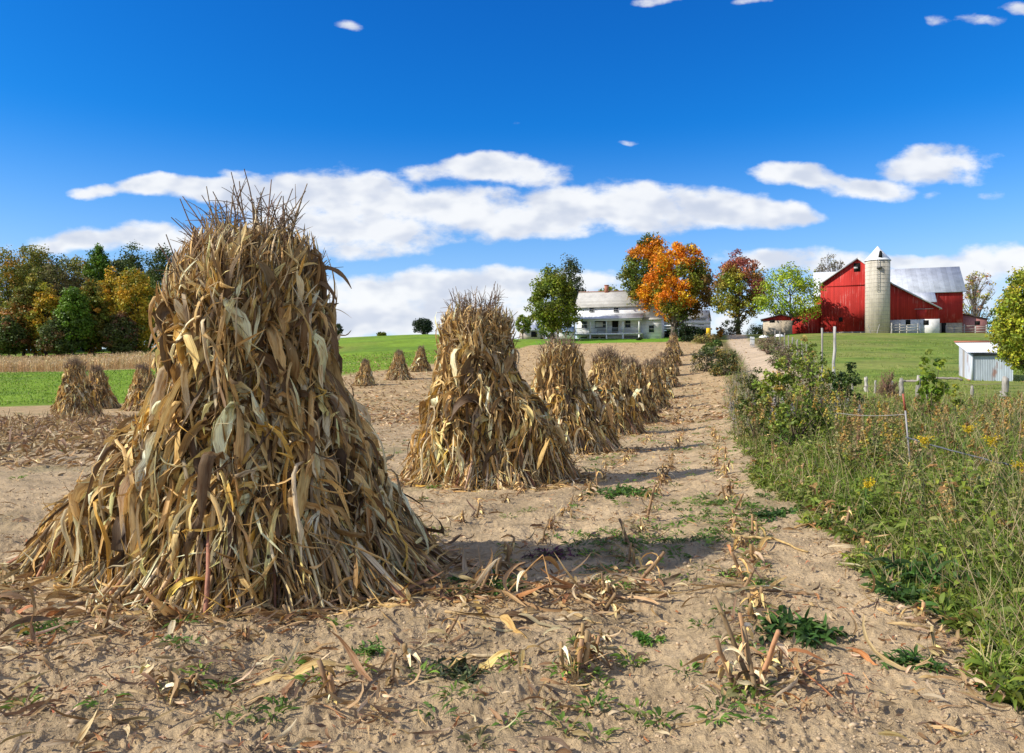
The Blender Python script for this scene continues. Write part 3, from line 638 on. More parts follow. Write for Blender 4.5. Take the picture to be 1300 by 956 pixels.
def tree(name, label, px, Y, top_y, width, ybot, pal, seed, nclump=130, nl=46, leaf=.30, group=None, cat='tree', trunk=.32, shape='round', bare=0, cw=.13, barkc=(.13, .10, .075), tilt=0., tpx=None, fill=.5, gain=1.3):
    rng = np.random.default_rng(seed)
    x, y, z = G(px, Y); S_ = Y / F; top = EYE + (HY - top_y) * S_ - z; bot = EYE + (HY - ybot) * S_ - z; Wm = width * S_
    bx = 0.
    root = thing(name, label, cat, (x, y, z - .05), 0, group)
    H = top - bot; c0 = np.array([tilt * S_, 0, bot + H * .5])
    n = nclump; d = nrm(rng.standard_normal((n, 3))); th = np.arctan2(d[:, 1], d[:, 0])
    rr = fill + (1 - fill) * rng.random(n) ** .6
    lob = .78 + .44 * fbm(np.cos(th) * 2 + seed, d[:, 2] * 2 + np.sin(th) * 2, seed + 3, 2)
    P = d * (rr * lob)[:, None]
    if shape == 'cone': P[:, :2] *= (1.05 - .75 * (P[:, 2:] * .5 + .5) ** 1.2)
    elif shape == 'egg': P[:, :2] *= (1.12 - .5 * (P[:, 2:] * .5 + .5) ** 2)
    else: P[:, :2] *= (1.08 - .22 * (P[:, 2:] * .5 + .5))
    P = P * np.array([Wm / 2 * .92, Wm / 2 * .85, H / 2 * .94]) + c0
    rad = Wm * cw * (.65 + .7 * rng.random(n))
    if callable(pal): cols = pal((P - c0) / np.array([Wm / 2, Wm / 2, H / 2]), rng)
    else: cols = pick(rng, pal, n, .16) * gain
    A = Acc(); keep = rng.random(n) > bare
    foliage(A, P[keep], rad[keep], nl, leaf, cols[keep], rng)
    T = Acc(); tips = P[rng.permutation(n)[:26 if bare < .3 else 90]]
    limbs(T, np.array([0, 0, -.2]), np.array([tilt * S_ * .8, 0, bot + H * .72]), trunk, tips, rng, barkc, 6, .03 if bare < .3 else .05)
    if bare >= .3:
        tw = Acc()
        for p in tips:
            for _ in range(6):
                q = p + nrm(rng.standard_normal(3) + np.array([0, 0, .8])) * Wm * rng.uniform(.06, .13); T.tube([p, (p + q) / 2 + rng.normal(0, .05, 3), q], [.03, .02, .01], 3, barkc, False)
    T.build('trunk', BARK, root, True)
    A.build('crown', LEAF, root)
    return root
GR = [(3, (.155, .195, .02)), (2, (.21, .24, .025)), (1, (.09, .12, .018))]
DG = [(3, (.06, .09, .02)), (2, (.09, .12, .025)), (1, (.10, .11, .035))]
YG = [(3, (.38, .41, .035)), (2, (.48, .45, .04)), (2.2, (.22, .29, .03)), (.6, (.6, .46, .05))]
LG = [(3, (.26, .34, .025)), (2, (.34, .40, .035)), (1, (.15, .22, .02))]
def orange(p, rng):
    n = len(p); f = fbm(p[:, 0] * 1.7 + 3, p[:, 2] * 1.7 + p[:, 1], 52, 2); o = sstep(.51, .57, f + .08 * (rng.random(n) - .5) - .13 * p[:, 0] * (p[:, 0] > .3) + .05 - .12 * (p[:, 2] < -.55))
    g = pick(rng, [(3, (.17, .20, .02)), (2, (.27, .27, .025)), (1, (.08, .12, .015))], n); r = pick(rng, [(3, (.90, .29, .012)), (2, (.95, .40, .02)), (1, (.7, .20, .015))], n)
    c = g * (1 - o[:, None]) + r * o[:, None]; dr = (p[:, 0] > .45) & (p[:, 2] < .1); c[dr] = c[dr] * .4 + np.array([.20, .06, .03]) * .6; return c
def greenorange(p, rng):
    n = len(p); o = sstep(.60, .66, fbm(p[:, 0] * 1.8 + 1, p[:, 2] * 1.8, 61, 2) + .12 * (p[:, 0] > -.35) * (p[:, 2] < .5))
    g = pick(rng, [(3, (.15, .18, .02)), (2, (.23, .22, .025)), (1, (.08, .12, .015))], n); r = pick(rng, [(3, (.90, .30, .012)), (1, (.8, .36, .03))], n); return g * (1 - o[:, None]) + r * o[:, None]
def redgreen(p, rng):
    n = len(p); o = sstep(.42, .58, fbm(p[:, 0] * 2 + 1, p[:, 2] * 2 + 7, 65, 2) + .24 * p[:, 2] - .07)
    g = pick(rng, [(3, (.30, .32, .035)), (2, (.42, .34, .04)), (1, (.12, .16, .025))], n); r = pick(rng, [(3, (.50, .17, .09)), (2, (.32, .09, .065)), (1, (.55, .25, .08))], n); return g * (1 - o[:, None]) + r * o[:, None]
tree('tree', 'dark pointed tree with airy needles behind the white farmhouse\'s left end', 724, 142, 321, 52, 412, [(3, (.055, .075, .028)), (2, (.08, .09, .04)), (1, (.11, .09, .04))], 1, 150, 44, .28, shape='cone', fill=.25, cw=.16)
tree('tree', 'full green tree hiding the left end of the white farmhouse', 702, 124, 338, 64, 426, GR, 2, 210, 60, .30, shape='egg', cw=.12)
tree('maple_tree', 'tall maple turning from green to orange, rising over the farmhouse roof', 823, 127, 297, 76, 398, greenorange, 3, 260, 60, .30, shape='egg', trunk=.35, cw=.10)
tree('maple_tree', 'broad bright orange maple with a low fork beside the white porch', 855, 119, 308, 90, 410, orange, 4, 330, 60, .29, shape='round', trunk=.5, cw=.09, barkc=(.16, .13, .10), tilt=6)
tree('tree', 'round reddish and green tree on a bare trunk, right of the orange maple', 938, 150, 322, 78, 404, redgreen, 5, 240, 60, .32, shape='egg', trunk=.42, cw=.10, barkc=(.06, .045, .035))
tree('tree', 'bright green tree casting its shade on the red barn\'s left side', 1001, 126, 337, 86, 409, LG, 6, 150, 40, .28, shape='round', trunk=.28, cw=.095, fill=.55, barkc=(.08, .06, .05))
tree('tree', 'thin leafless tree showing above the red barn\'s left roof', 1055, 172, 318, 42, 372, [(1, (.20, .16, .08)), (1, (.15, .14, .06))], 7, 90, 14, .28, bare=.35, fill=.5, cw=.10, barkc=(.16, .13, .11))
tree('tree', 'half bare tree with some yellow leaves right of the red barn', 1240, 158, 342, 56, 412, [(2, (.38, .32, .04)), (1, (.2, .22, .03)), (1, (.35, .16, .07))], 8, 120, 22, .30, bare=.45, fill=.4, cw=.09, barkc=(.24, .20, .17))
tree('tree', 'yellow green tree at the right edge leaning over the metal shed', 1318, 33, 322, 112, 484, YG, 9, 520, 46, .105, shape='egg', trunk=.16, cw=.085, fill=.35, gain=1.)
tree('tree', 'small green treetop behind the farmhouse chimney', 775, 160, 362, 30, 390, GR, 10, 60, 40, .3, cw=.14)
tree('tree', 'lone dark evergreen on the skyline of the green hill', 537, 203, 403, 30, 424, [(1, (.02, .035, .016)), (1, (.03, .045, .02))], 11, 90, 60, .26, cw=.13, trunk=.2)
tree('tree', 'small dark tree on the skyline beside the nearest shock', 428, 205, 409, 16, 426, [(1, (.04, .055, .02)), (1, (.06, .07, .025))], 12, 50, 40, .25, cw=.14, trunk=.12)
tree('tree', 'small round tree behind the second shock\'s right shoulder', 664, 172, 398, 22, 424, GR, 13, 60, 40, .28, cw=.13, trunk=.15)
AU = [(3, (.26, .23, .04)), (4, (.17, .20, .03)), (.7, (.48, .26, .035)), (.3, (.30, .14, .05))]
OL = [(3, (.22, .23, .04)), (2, (.30, .26, .045)), (1, (.13, .15, .03))]
BR = [(1, (.24, .17, .06)), (2, (.22, .19, .07)), (1, (.17, .17, .04))]
OY = [(3, (.52, .33, .03)), (2, (.38, .30, .035)), (1, (.20, .22, .03))]
wood = [(58, 192, 318, 60, 430, DG, 'round', 0, 'dark green tree filling the wood behind the olive one'), (100, 194, 325, 56, 430, OL, 'round', 0, 'olive tree filling the skyline behind the grey leafless tree'), (150, 196, 318, 56, 430, OL, 'round', 0, 'greenish skyline tree between the bright green crown and the golden one'), (190, 178, 345, 44, 446, [(2, (.13, .17, .03)), (1, (.09, .12, .02))], 'egg', 0, 'mid green tree right of the golden one in the wood'), (118, 168, 352, 36, 448, AU, 'egg', 0, 'olive brown tree between the vivid green and ochre trees'), (45, 168, 345, 34, 448, OL, 'egg', 0, 'yellowish olive tree in the front left of the wood'),
 (-38, 182, 312, 70, 446, AU, 'egg', 0, 'cut off tree at the photo\'s left border'), (8, 176, 312, 62, 446, AU, 'round', 0, 'rusty olive tree at the left border of the wood'),
 (42, 184, 306, 56, 440, OL, 'round', 0, 'olive green tree, tallest at the wood\'s left side'), (30, 166, 362, 44, 450, [(1.5, (.34, .16, .03)), (3, (.17, .17, .03))], 'egg', 0, 'low orange tinged tree at the front left of the wood'),
 (70, 180, 326, 50, 446, BR, 'round', .35, 'brownish thinning tree with grey limbs in the wood'), (60, 166, 360, 36, 450, OY, 'egg', 0, 'golden brown tree low in the front of the wood'),
 (93, 163, 362, 40, 450, [(3, (.13, .22, .02)), (2, (.08, .14, .02))], 'egg', 0, 'vivid green low tree standing forward in the wood'), (108, 184, 334, 44, 446, BR, 'round', .5, 'grey leafless tree in the middle of the wood'),
 (127, 186, 311, 34, 400, [(3, (.12, .22, .02)), (2, (.08, .15, .02))], 'egg', 0, 'bright green crown standing up from the wood\'s skyline'), (118, 170, 380, 40, 450, DG, 'egg', 0, 'dark understorey tree in the middle of the wood\'s foot'),
 (143, 176, 340, 40, 446, OY, 'egg', 0, 'ochre tree left of the golden one in the wood'), (172, 170, 332, 48, 446, OY, 'round', 0, 'golden yellow tree near the right side of the wood'),
 (168, 190, 310, 52, 440, DG, 'round', 0, 'dark tree on the skyline behind the golden one'), (206, 186, 308, 50, 436, DG, 'round', 0, 'dark tree at the wood\'s right end, behind the nearest shock\'s top'),
 (155, 166, 398, 38, 450, [(1, (.18, .09, .04)), (3, (.10, .11, .03))], 'egg', 0, 'low reddish dark tree below the golden one'), (12, 162, 405, 40, 451, [(.5, (.22, .10, .04)), (3, (.09, .12, .025))], 'egg', 0, 'low reddish thicket tree at the left foot of the wood'),
 (75, 162, 405, 44, 451, [(1, (.16, .09, .035)), (3, (.09, .12, .03))], 'egg', 0, 'low brown green tree at the wood\'s foot beside the vivid green one'), (238, 190, 330, 36, 436, DG, 'egg', 0, 'dark tree mostly hidden by the nearest shock')]
for k, (px, Y, ty, wd, yb, pal, shp, bare, lb) in enumerate(wood):
    tree('tree', lb, px, Y, ty, wd * 1.12, yb, pal, 100 + k, 230, 54, .38, 'autumn trees of the wood on the left', gain=1.2, shape=shp, bare=bare, cw=.145, trunk=.3, fill=.4, barkc=(.2, .18, .16) if bare else (.10, .08, .06))

# ================================================================== standing corn
def standing_corn():
    rng = np.random.default_rng(77); n = 15000
    px = rng.uniform(-420, 330, n); y = rng.uniform(124, 148, n) ** 1; x = (px - 650) / F * y; z = gz0(x, y)
    h = 1.65 + .3 * rng.random(n); P = np.stack([x, y, z], -1)
    D = nrm(np.array([0, 0, 1.]) + .08 * rng.standard_normal((n, 3)))
    A = Acc(); c = pick(rng, [(2, (.68, .51, .27)), (1, (.55, .39, .17)), (1, (.74, .60, .36))], n)
    V, Fc, t, i, tuv = ribbons(P, D, rng.standard_normal((n, 3)) * [1, 1, .1], h, .09, 2, rng, 0, 0, 0, .1); A.add(V, Fc, c[i], tuv)
    m = 30000; k = rng.integers(0, n, m); P2 = P[k] + D[k] * (h[k] * rng.uniform(.3, .95, m))[:, None]
    D2 = rng.standard_normal((m, 3)); D2[:, 2] = .5
    V, Fc, t, i, tuv = ribbons(P2, D2, np.array([[0, 0, 1.]]) + rng.standard_normal((m, 3)) * .3, .6, .1, 3, rng, 4., 0, 1, .1); A.add(V, Fc, c[k][i] * (.8 + .4 * rng.random((m, 1)))[i], tuv)
    tag(A.build('standing_corn', HUSK), 'strip of ripe standing corn between the green hay field and the wood', 'corn field', None, 'stuff')
standing_corn()

# ================================================================== litter, stubble and weeds of the field
def litter():
    rng = np.random.default_rng(7)
    def scat(n, Y0, Y1, p0, p1, dens=None):
        Y = np.exp(rng.uniform(math.log(Y0), math.log(Y1), n)); px = rng.uniform(p0, p1, n); x = (px - 650) / F * Y
        k = rng.random(n) < (dens(x, Y, px) if dens else 1); return x[k], Y[k]
    A = Acc()
    def lay(x, y, L, W, up, S, pal, droop=1.5):
        n = len(x); a = rng.random(n) * 2 * math.pi; D = np.stack([np.cos(a), np.sin(a), up * rng.random(n)], -1)
        P = np.stack([x, y, gz(x, y) + .008 + up * .1 * rng.random(n)], -1)
        V, Fc, t, i, tuv = ribbons(P, D, np.array([[0, 0, 1.]]) + rng.standard_normal((n, 3)) * .5, L * (.5 + rng.random(n)), W * (.4 + rng.random(n)), S, rng, droop * rng.random(n), rng.normal(0, 1.3, n), rng.normal(0, 2, n), .2, .5, floor=gz, side=rng.normal(0, .8, n))
        c = pick(rng, pal, n); A.add(V, Fc, c[i], tuv)
    notv = lambda x, y, px: (x < verge_x(y) + 1.0) * (.35 + .65 * (fbm(x * .9, y * .9, 91, 3) > .5))
    LT = [(3, (.56, .39, .19)), (2, (.42, .28, .13)), (2, (.66, .52, .32)), (1.5, (.32, .19, .09)), (1, (.20, .13, .08)), (.45, (.50, .23, .09))]
    x, y = scat(3400, 3.0, 30, -300, 1300, notv); lay(x, y, .11, .018, .25, 4, LT)
    x, y = scat(300, 3.0, 14, -300, 1350, notv); lay(x, y, .26, .028, .35, 6, LT)
    x, y = scat(5000, 3.0, 13, -300, 1350, notv); lay(x, y, .05, .012, .15, 2, [(2, (.25, .16, .09)), (2, (.45, .32, .2)), (1, (.5, .18, .07))])
    x, y = scat(20000, 12, 116, 380, 950, lambda x, y, px: np.where(px > 880, .5, 1.) * (.12 + .88 * sstep(13, 40, y))); lay(x, y, .22, .045, .5, 3, LT) if 0 else None; lay(x[y < 30], y[y < 30], .17, .03, .5, 4, LT); x, y = x[y >= 30], y[y >= 30]; lay(x, y, .34, .08, .5, 3, LT)
    # rows of litter between the stubble
    n = 2600; a = rng.choice([.35, -.6, -1.5, 1.25, -2.5, -3.4], n); y = np.exp(rng.uniform(math.log(3.2), math.log(34), n)); x = a + .24 * y + rng.normal(0, .12, n); lay(x, y, .15, .02, .5, 4, LT)
    # round the feet of the shocks
    for (cx, cy, r) in ((x1, 6.0, 1.62), (x2, 11.9, 1.3), (x3, 18.5, 1.25)):
        n = 420; a = rng.random(n) * 2 * math.pi; q = r * (.93 + .25 * rng.random(n) ** 2); lay(cx + q * np.cos(a), cy + .8 * q * np.sin(a), .28, .035, .35, 6, LT)
    n = 130; lay(rng.normal(.1, .55, n), rng.normal(5.35, .16, n), .38, .03, .4, 8, LT)
    # brown heaps of torn husks left of the first shock
    n = 6500; Y = rng.uniform(13.5, 34, n); px = rng.uniform(-200, 250, n); x = (px - 650) / F * Y; k = rng.random(n) < (.25 + .75 * sstep(.38, .5, fbm(x * .35, Y * .5, 93, 3))) * sstep(12.5, 17, Y + 5 * (fbm(x * .5, Y * .3, 97, 2) - .5)) * sstep(260, 190, px); lay(x[k], Y[k], .42, .06, 1.3, 6, [(2, (.46, .32, .15)), (2, (.33, .21, .10)), (1, (.56, .42, .24)), (1, (.22, .14, .08))], 3)
    n = 3000; Y = rng.uniform(8, 13.5, n); px = rng.uniform(-200, 230, n); x = (px - 650) / F * Y; k = rng.random(n) < sstep(.5, .6, fbm(x * .5, Y * .8, 94, 3)); lay(x[k], Y[k], .34, .045, .8, 6, LT, 3)
    tag(A.build('corn_litter', HUSK), 'torn dry husks and leaves strewn over the ploughed soil', 'litter', None, 'stuff')
    # clods
    B = Acc(); t = (1 + 5 ** .5) / 2
    iv = nrm(np.array([(-1,t,0),(1,t,0),(-1,-t,0),(1,-t,0),(0,-1,t),(0,1,t),(0,-1,-t),(0,1,-t),(t,0,-1),(t,0,1),(-t,0,-1),(-t,0,1)], float))
    fc = np.array([(0,11,5),(0,5,1),(0,1,7),(0,7,10),(0,10,11),(1,5,9),(5,11,4),(11,10,2),(10,7,6),(7,1,8),(3,9,4),(3,4,2),(3,2,6),(3,6,8),(3,8,9),(4,9,5),(2,4,11),(6,2,10),(8,6,7),(9,8,1)])
    x, y = scat(30000, 2.8, 17, -80, 1330, lambda x, y, px: (x < verge_x(y) + .8) * (.2 + .8 * sstep(.4, .62, fbm(x * 1.4, y * 1.4, 95, 3)))); n = len(x)
    s = .004 + .008 * rng.random(n) ** 3 + .012 * (rng.random(n) < .012)
    V = iv[None] * (s[:, None] * (.45 + 1.1 * rng.random((n, 12))))[..., None] * (np.array([1, 1, .65]) * (.8 + .4 * rng.random((n, 3))))[:, None] + np.stack([x, y, gz(x, y) + s * .25], -1)[:, None]
    c = np.array([.50, .37, .23]) * (.75 + .4 * rng.random((n, 1))); 
    B.add(V.reshape(-1, 3), (fc[None] + 12 * np.arange(n)[:, None, None]).reshape(-1, 3), np.repeat(c, 12, 0))
    tag(B.build('soil_clods', CLOD), 'crumbs and small clods of dry tan soil', 'soil', None, 'stuff')
litter()

def stub_mesh(seed, h, big=0):
    rng = np.random.default_rng(seed); A = Acc(); n = 1 + big
    for j in range(n):
        o = rng.normal(0, .03 * (j > 0), 2); hh = h * (1 if j == 0 else rng.uniform(.5, .9)); ln = rng.normal(0, .22, 2)
        k = 6; t = np.linspace(0, 1, k); P = np.stack([o[0] + ln[0] * hh * t, o[1] + ln[1] * hh * t, -.04 + (hh + .04) * t], -1) + rng.normal(0, .002, (k, 3))
        A.tube(P, np.array([.016, .0135, .012, .0115, .011, .0105]) * rng.uniform(.8, 1.15), 7, pick(rng, [(2, (.42, .27, .13)), (1, (.30, .19, .10)), (.6, (.46, .25, .12))], 1)[0])
        c = P[2]; a = np.linspace(0, 2 * math.pi, 8)                         # node ring
        A.tube([c - [0, 0, .004], c + [0, 0, .004]], .0175, 7, (.20, .12, .07))
        m = 6; aa = rng.random(m) * 6.28; B0 = P[rng.integers(0, k - 1, m)]; D = np.stack([np.cos(aa), np.sin(aa), rng.uniform(-.2, 1.2, m)], -1)
        V, Fc, tt, ii, tuv = ribbons(B0, D, np.array([[0, 0, 1.]]) + rng.standard_normal((m, 3)) * .4, rng.uniform(.05, .16, m), .022, 5, rng, 3., 0, 1.5, .3, .6)
        A.add(V, Fc, pick(rng, TAN, m)[ii], tuv)
    for q in range(5):                                                      # prop roots
        a = q * 1.25 + rng.random(); A.tube([(0, 0, .025), (.02 * math.cos(a), .02 * math.sin(a), .015), (.035 * math.cos(a), .035 * math.sin(a), -.03)], .003, 4, (.25, .16, .09))
    return A
def stubs():
    rng = np.random.default_rng(17); protos = [stub_mesh(200 + k, h, b).build('corn_stub', STALK, None, False) for k, (h, b) in enumerate([(.10, 0), (.14, 0), (.18, 1), (.08, 1), (.22, 0), (.13, 2)])]
    for p in protos: tag(p, 'short cut corn stub standing in the soil along the old rows', 'corn stub', 'cut corn stubs in their old rows')
    spots = []
    for a in (.35, -.6, -1.5, -2.45, -3.4, 1.25):
        Y = 3.3
        while Y < 24:
            Y += rng.uniform(.22, .5) * (1 + Y * .03); x = a + .24 * Y + rng.normal(0, .05)
            if rng.random() < .3: continue
            if ((x - x1) / 1.62) ** 2 + ((Y - 6) / 1.3) ** 2 < 1.05 or (x - x2) ** 2 + (Y - 11.9) ** 2 < 1.9 or (x - x3) ** 2 + (Y - 18.5) ** 2 < 1.7: continue
            if not -60 < 650 + F * x / Y < 1330 or (a > 1 and Y < 5): continue
            spots.append((x, Y))
    used = set()
    for x, y in spots[:270]:
        k = int(rng.integers(0, 6)); o = protos[k] if k not in used else protos[k].copy()
        if k in used: COL.objects.link(o)
        used.add(k); s = rng.uniform(.75, 1.3)
        o.location = (x, y, float(gz(x, y)) - .005); o.rotation_euler = (rng.normal(0, .12), rng.normal(0, .12), rng.random() * 6.28); o.scale = (s, s, s * rng.uniform(.8, 1.2))
    # the ones the photograph shows large
    def single(px, py, h, big, seed, lb, leanx=0.):
        Y = 1.42 / (py - HY) * F; x = (px - 650) / F * Y
        o = stub_mesh(seed, h, big).build('corn_stub', STALK, None, False); o.location = (x, Y, float(gz(x, Y)) - .005); o.rotation_euler = (0, leanx, seed); tag(o, lb, 'corn stub'); return o
    single(963, 868, .42, 3, 301, 'tallest cut corn stub, a ragged clump at the bottom right of the soil')
    single(938, 866, .25, 0, 302, 'pale grey cut stub just left of the tallest ragged clump')
    single(716, 832, .17, 0, 303, 'clean cut upright stub in the middle of the front soil')
    single(740, 812, .17, 3, 304, 'frayed clump of stubs right behind the clean cut one')
    single(770, 735, .16, 1, 305, 'knobbly stub at the tip of the nearest shock\'s shadow')
    single(421, 868, .15, 1, 306, 'leaning split stub before the nearest shock\'s right half')
    single(215, 860, .13, 2, 307, 'three pale stubs in front of the nearest shock')
    single(46, 808, .11, 0, 308, 'grey stub by the nearest shock\'s left foot')
    single(113, 768, .14, 1, 309, 'dark weathered stub against the nearest shock\'s base')
    single(1190, 830, .14, 0, 310, 'curved stub in the wheel track at the right')
    single(1172, 788, .12, 1, 311, 'orange stub beside the green thistles')
stubs()
def fallen(label, pts, r, seed, nl=3, col=(.45, .31, .15)):
    rng = np.random.default_rng(seed); P = []
    for (px, py, dz) in pts:
        Y = EYE / (py - HY) * F; x = (px - 650) / F * Y; P.append((x, Y, float(gz(x, Y)) + .015 + dz))
    P = np.array(P); b = P[0].copy(); o = thing('fallen_corn_stalk', label, 'corn stalk', b); P = P - b
    u = np.linspace(0, len(P) - 1, 4 * len(P)); Q = np.stack([np.interp(u, range(len(P)), P[:, k]) for k in range(3)], -1) + rng.normal(0, .003, (len(u), 3))
    Acc().tube(Q, r * np.linspace(1.1, .6, len(Q)), 6, col).build('stem', STALK, o, True)
    for j in range(nl):
        p = Q[rng.integers(1, len(Q) - 1)][None]; a = rng.random() * 6.28
        V, Fc, t, i, tuv = ribbons(p, np.array([[math.cos(a), math.sin(a), .3]]), np.array([[0, 0, 1.]]) + rng.normal(0, .3, (1, 3)), rng.uniform(.25, .5), rng.uniform(.03, .06), 9, rng, 2., rng.normal(0, 1), rng.normal(0, 1.5), .2, .3, floor=lambda x, y: gz(x + b[0], y + b[1]) - b[2])
        nmesh('leaf', V, [Fc], HUSK, o, pick(rng, TAN, 1)[0] * np.ones((len(V), 1)), tuv)
fallen('bent yellow stalk rising in a peak from the nearest shock\'s shadow', [(575, 752, 0), (640, 750, .02), (688, 738, .22), (705, 752, .03)], .008, 1, 3, (.46, .26, .10))
fallen('pale straight stalk lying before the clean cut stub', [(592, 818, .01), (650, 822, .01), (700, 808, .03)], .011, 2, 4, (.5, .38, .22))
fallen('long brown stalk lying right of the tall ragged stub', [(905, 740, .02), (960, 752, .02), (1040, 765, .01)], .012, 3, 2, (.25, .17, .10))
fallen('thick yellow stalk across the soil between weeds and stubs', [(930, 684, .03), (985, 692, .03), (1026, 706, 0)], .013, 4, 2, (.5, .34, .14))
fallen('short stalk at the edge of the weeds, left of the thistles', [(1010, 673, .01), (1060, 668, .01)], .011, 5, 2, (.48, .3, .12))
fallen('curved stalk among husks in front of the nearest shock', [(470, 838, 0), (420, 842, .03), (405, 850, .0)], .008, 6, 2)
fallen('broken stalk along the nearest shock\'s right foot', [(565, 765, .01), (640, 775, .02), (690, 768, .01)], .009, 7, 5)

def leafy(name, label, cat, px, py, n, spread, h, leafL, leafW, pal, seed, group=None, Y=None, mat=None, S=4, arch=1.2, lobes=True):
    """a low leafy plant: stems with toothed leaves along them"""
    rng = np.random.default_rng(seed)
    if Y is None: Y = EYE / (py - HY) * F
    x = (px - 650) / F * Y; z = float(gz(x, Y)); o = thing(name, label, cat, (x, Y, z), 0, group)
    a = rng.random(n) * 6.28; el_ = rng.uniform(.2, 1.5, n); K = 5; t = np.linspace(0, 1, K)
    D = nrm(np.stack([np.cos(a) * spread, np.sin(a) * spread, h * el_], -1)); L = np.hypot(spread, h) * rng.uniform(.5, 1., n)
    P = D[:, None] * (L[:, None] * t)[..., None] + np.array([0, 0, -1.]) * (t ** 2)[None, :, None] * (.2 * L)[:, None, None]; P[:, :, 2] = np.maximum(P[:, :, 2], .01)
    V, Fc, tt, ii = tubes(P, np.outer(np.ones(n), .004 - .002 * t), 4); A = Acc(); A.add(V, Fc, (.16, .17, .05)); A.build('stems', STALK, o, True)
    m = n * 12; k = np.repeat(np.arange(n), 12); u = rng.uniform(.1, 1., m); f = u * (K - 1); i0 = np.minimum(f.astype(int), K - 2); Q = P[k, i0] * (1 - f + i0)[:, None] + P[k, i0 + 1] * (f - i0)[:, None]
    D2 = nrm(D[k] * .5 + rng.standard_normal((m, 3)) * [1, 1, .5] + [0, 0, .25]); c = pick(rng, pal, m, .2); B = Acc()
    V, Fc, t_, i_, tuv = ribbons(Q, D2, np.array([[0, 0, 1.]]) + .5 * rng.standard_normal((m, 3)), leafL * rng.uniform(.5, 1.2, m), leafW * rng.uniform(.6, 1.2, m), S, rng, arch, 0, rng.normal(0, .6, m), .15, .4); B.add(V, Fc, c[i_], tuv)
    B.build('leaves', WEED, o); return o
TG = [(3, (.055, .12, .022)), (2, (.08, .17, .03)), (1, (.04, .08, .02))]
leafy('thistle', 'dark green spiky thistle patch beside the tall ragged stub', 'weed', 1015, 806, 30, .26, .09, .10, .028, TG, 1)
leafy('thistle', 'large thistle clump at the foot of the roadside weeds', 'weed', 1185, 752, 46, .38, .26, .12, .032, TG, 2)
leafy('thistle', 'low thistle reaching into the wheel track', 'weed', 1145, 765, 22, .2, .08, .09, .026, TG, 3)
leafy('thistle', 'thistle right of the wheel track near the orange leaves', 'weed', 1215, 785, 26, .3, .12, .10, .026, TG, 4)
leafy('weed_plant', 'green weeds growing in the nearest shock\'s shadow', 'weed', 620, 735, 34, .30, .10, .07, .025, TG, 5)
leafy('weed_plant', 'small bright weed on the open soil right of centre', 'weed', 822, 795, 8, .10, .05, .05, .02, [(1, (.12, .26, .04))], 6)
leafy('weed_plant', 'grey green wilting weed in front of the nearest shock\'s right foot', 'weed', 585, 838, 18, .22, .10, .06, .02, [(1, (.10, .13, .05)), (1, (.06, .08, .04))], 7)
leafy('weed_plant', 'feathery green weed at the bottom edge right', 'weed', 1165, 852, 16, .18, .07, .07, .016, TG, 8)
leafy('weed_plant', 'small weed by the nearest shock\'s left foot', 'weed', 55, 795, 16, .18, .08, .06, .018, [(1, (.10, .18, .03))], 9)
leafy('weed_plant', 'purple leaved weed behind the shadow of the nearest shock', 'weed', 700, 690, 26, .30, .08, .05, .018, [(2, (.16, .05, .09)), (1, (.12, .10, .05))], 10)
leafy('weed_plant', 'trailing green weed between stubs below the weedy bank', 'weed', 985, 655, 24, .35, .10, .08, .03, TG, 11)
leafy('weed_plant', 'green weed at the foot of the second large shock', 'weed', 790, 612, 40, .55, .12, .08, .035, [(1, (.10, .20, .03)), (1, (.07, .14, .03))], 12)
leafy('weed_plant', 'thin weed right in front of the nearest shock, near the white husk', 'weed', 460, 815, 10, .12, .07, .05, .014, [(1, (.12, .22, .04))], 13)

def sprigs():
    """scattered low green weeds of the stubble field"""
    rng = np.random.default_rng(61); n = 9000; Y = np.exp(rng.uniform(math.log(3.1), math.log(42), n)); px = rng.uniform(-60, 980, n); x = (px - 650) / F * Y
    near = fbm(x * .8, Y * .55, 41, 4); bank = np.exp(-np.maximum(verge_x(Y) - x, 0) / .8)
    k = (rng.random(n) < .02 + .40 * sstep(.58, .68, near) * (px > 540) + .22 * bank + .04 * sstep(.6, .7, near)) & (x < verge_x(Y) + .3); x = x[k]; Y = Y[k]; m = len(x); q = 16; kk = np.repeat(np.arange(m), q)
    r = .05 * rng.random(m * q) ** .5 * (1 + Y[kk] * .04); a = rng.random(m * q) * 6.28; P = np.stack([x[kk] + r * np.cos(a), Y[kk] + r * np.sin(a), gz(x, Y)[kk] + .004 + .03 * rng.random(m * q)], -1)
    V, Fc, t, i, tuv = ribbons(P, np.stack([np.cos(a), np.sin(a), .2 + .8 * rng.random(m * q)], -1), np.array([[0, 0, 1.]]) + .4 * rng.standard_normal((m * q, 3)), .03 + .05 * rng.random(m * q), (.007 + .010 * rng.random(m * q)) * (1 + Y[kk] * .06), 3, rng, 1.2, 0, 0, .1, floor=gz)
    c = pick(rng, [(3, (.12, .21, .03)), (2, (.18, .28, .04)), (1, (.22, .22, .08))], m)[kk]
    tag(nmesh('field_weeds', V, [Fc], WEED, None, c[i], tuv), 'small green weeds sprouting between the corn rows', 'weeds', None, 'stuff')
sprigs()
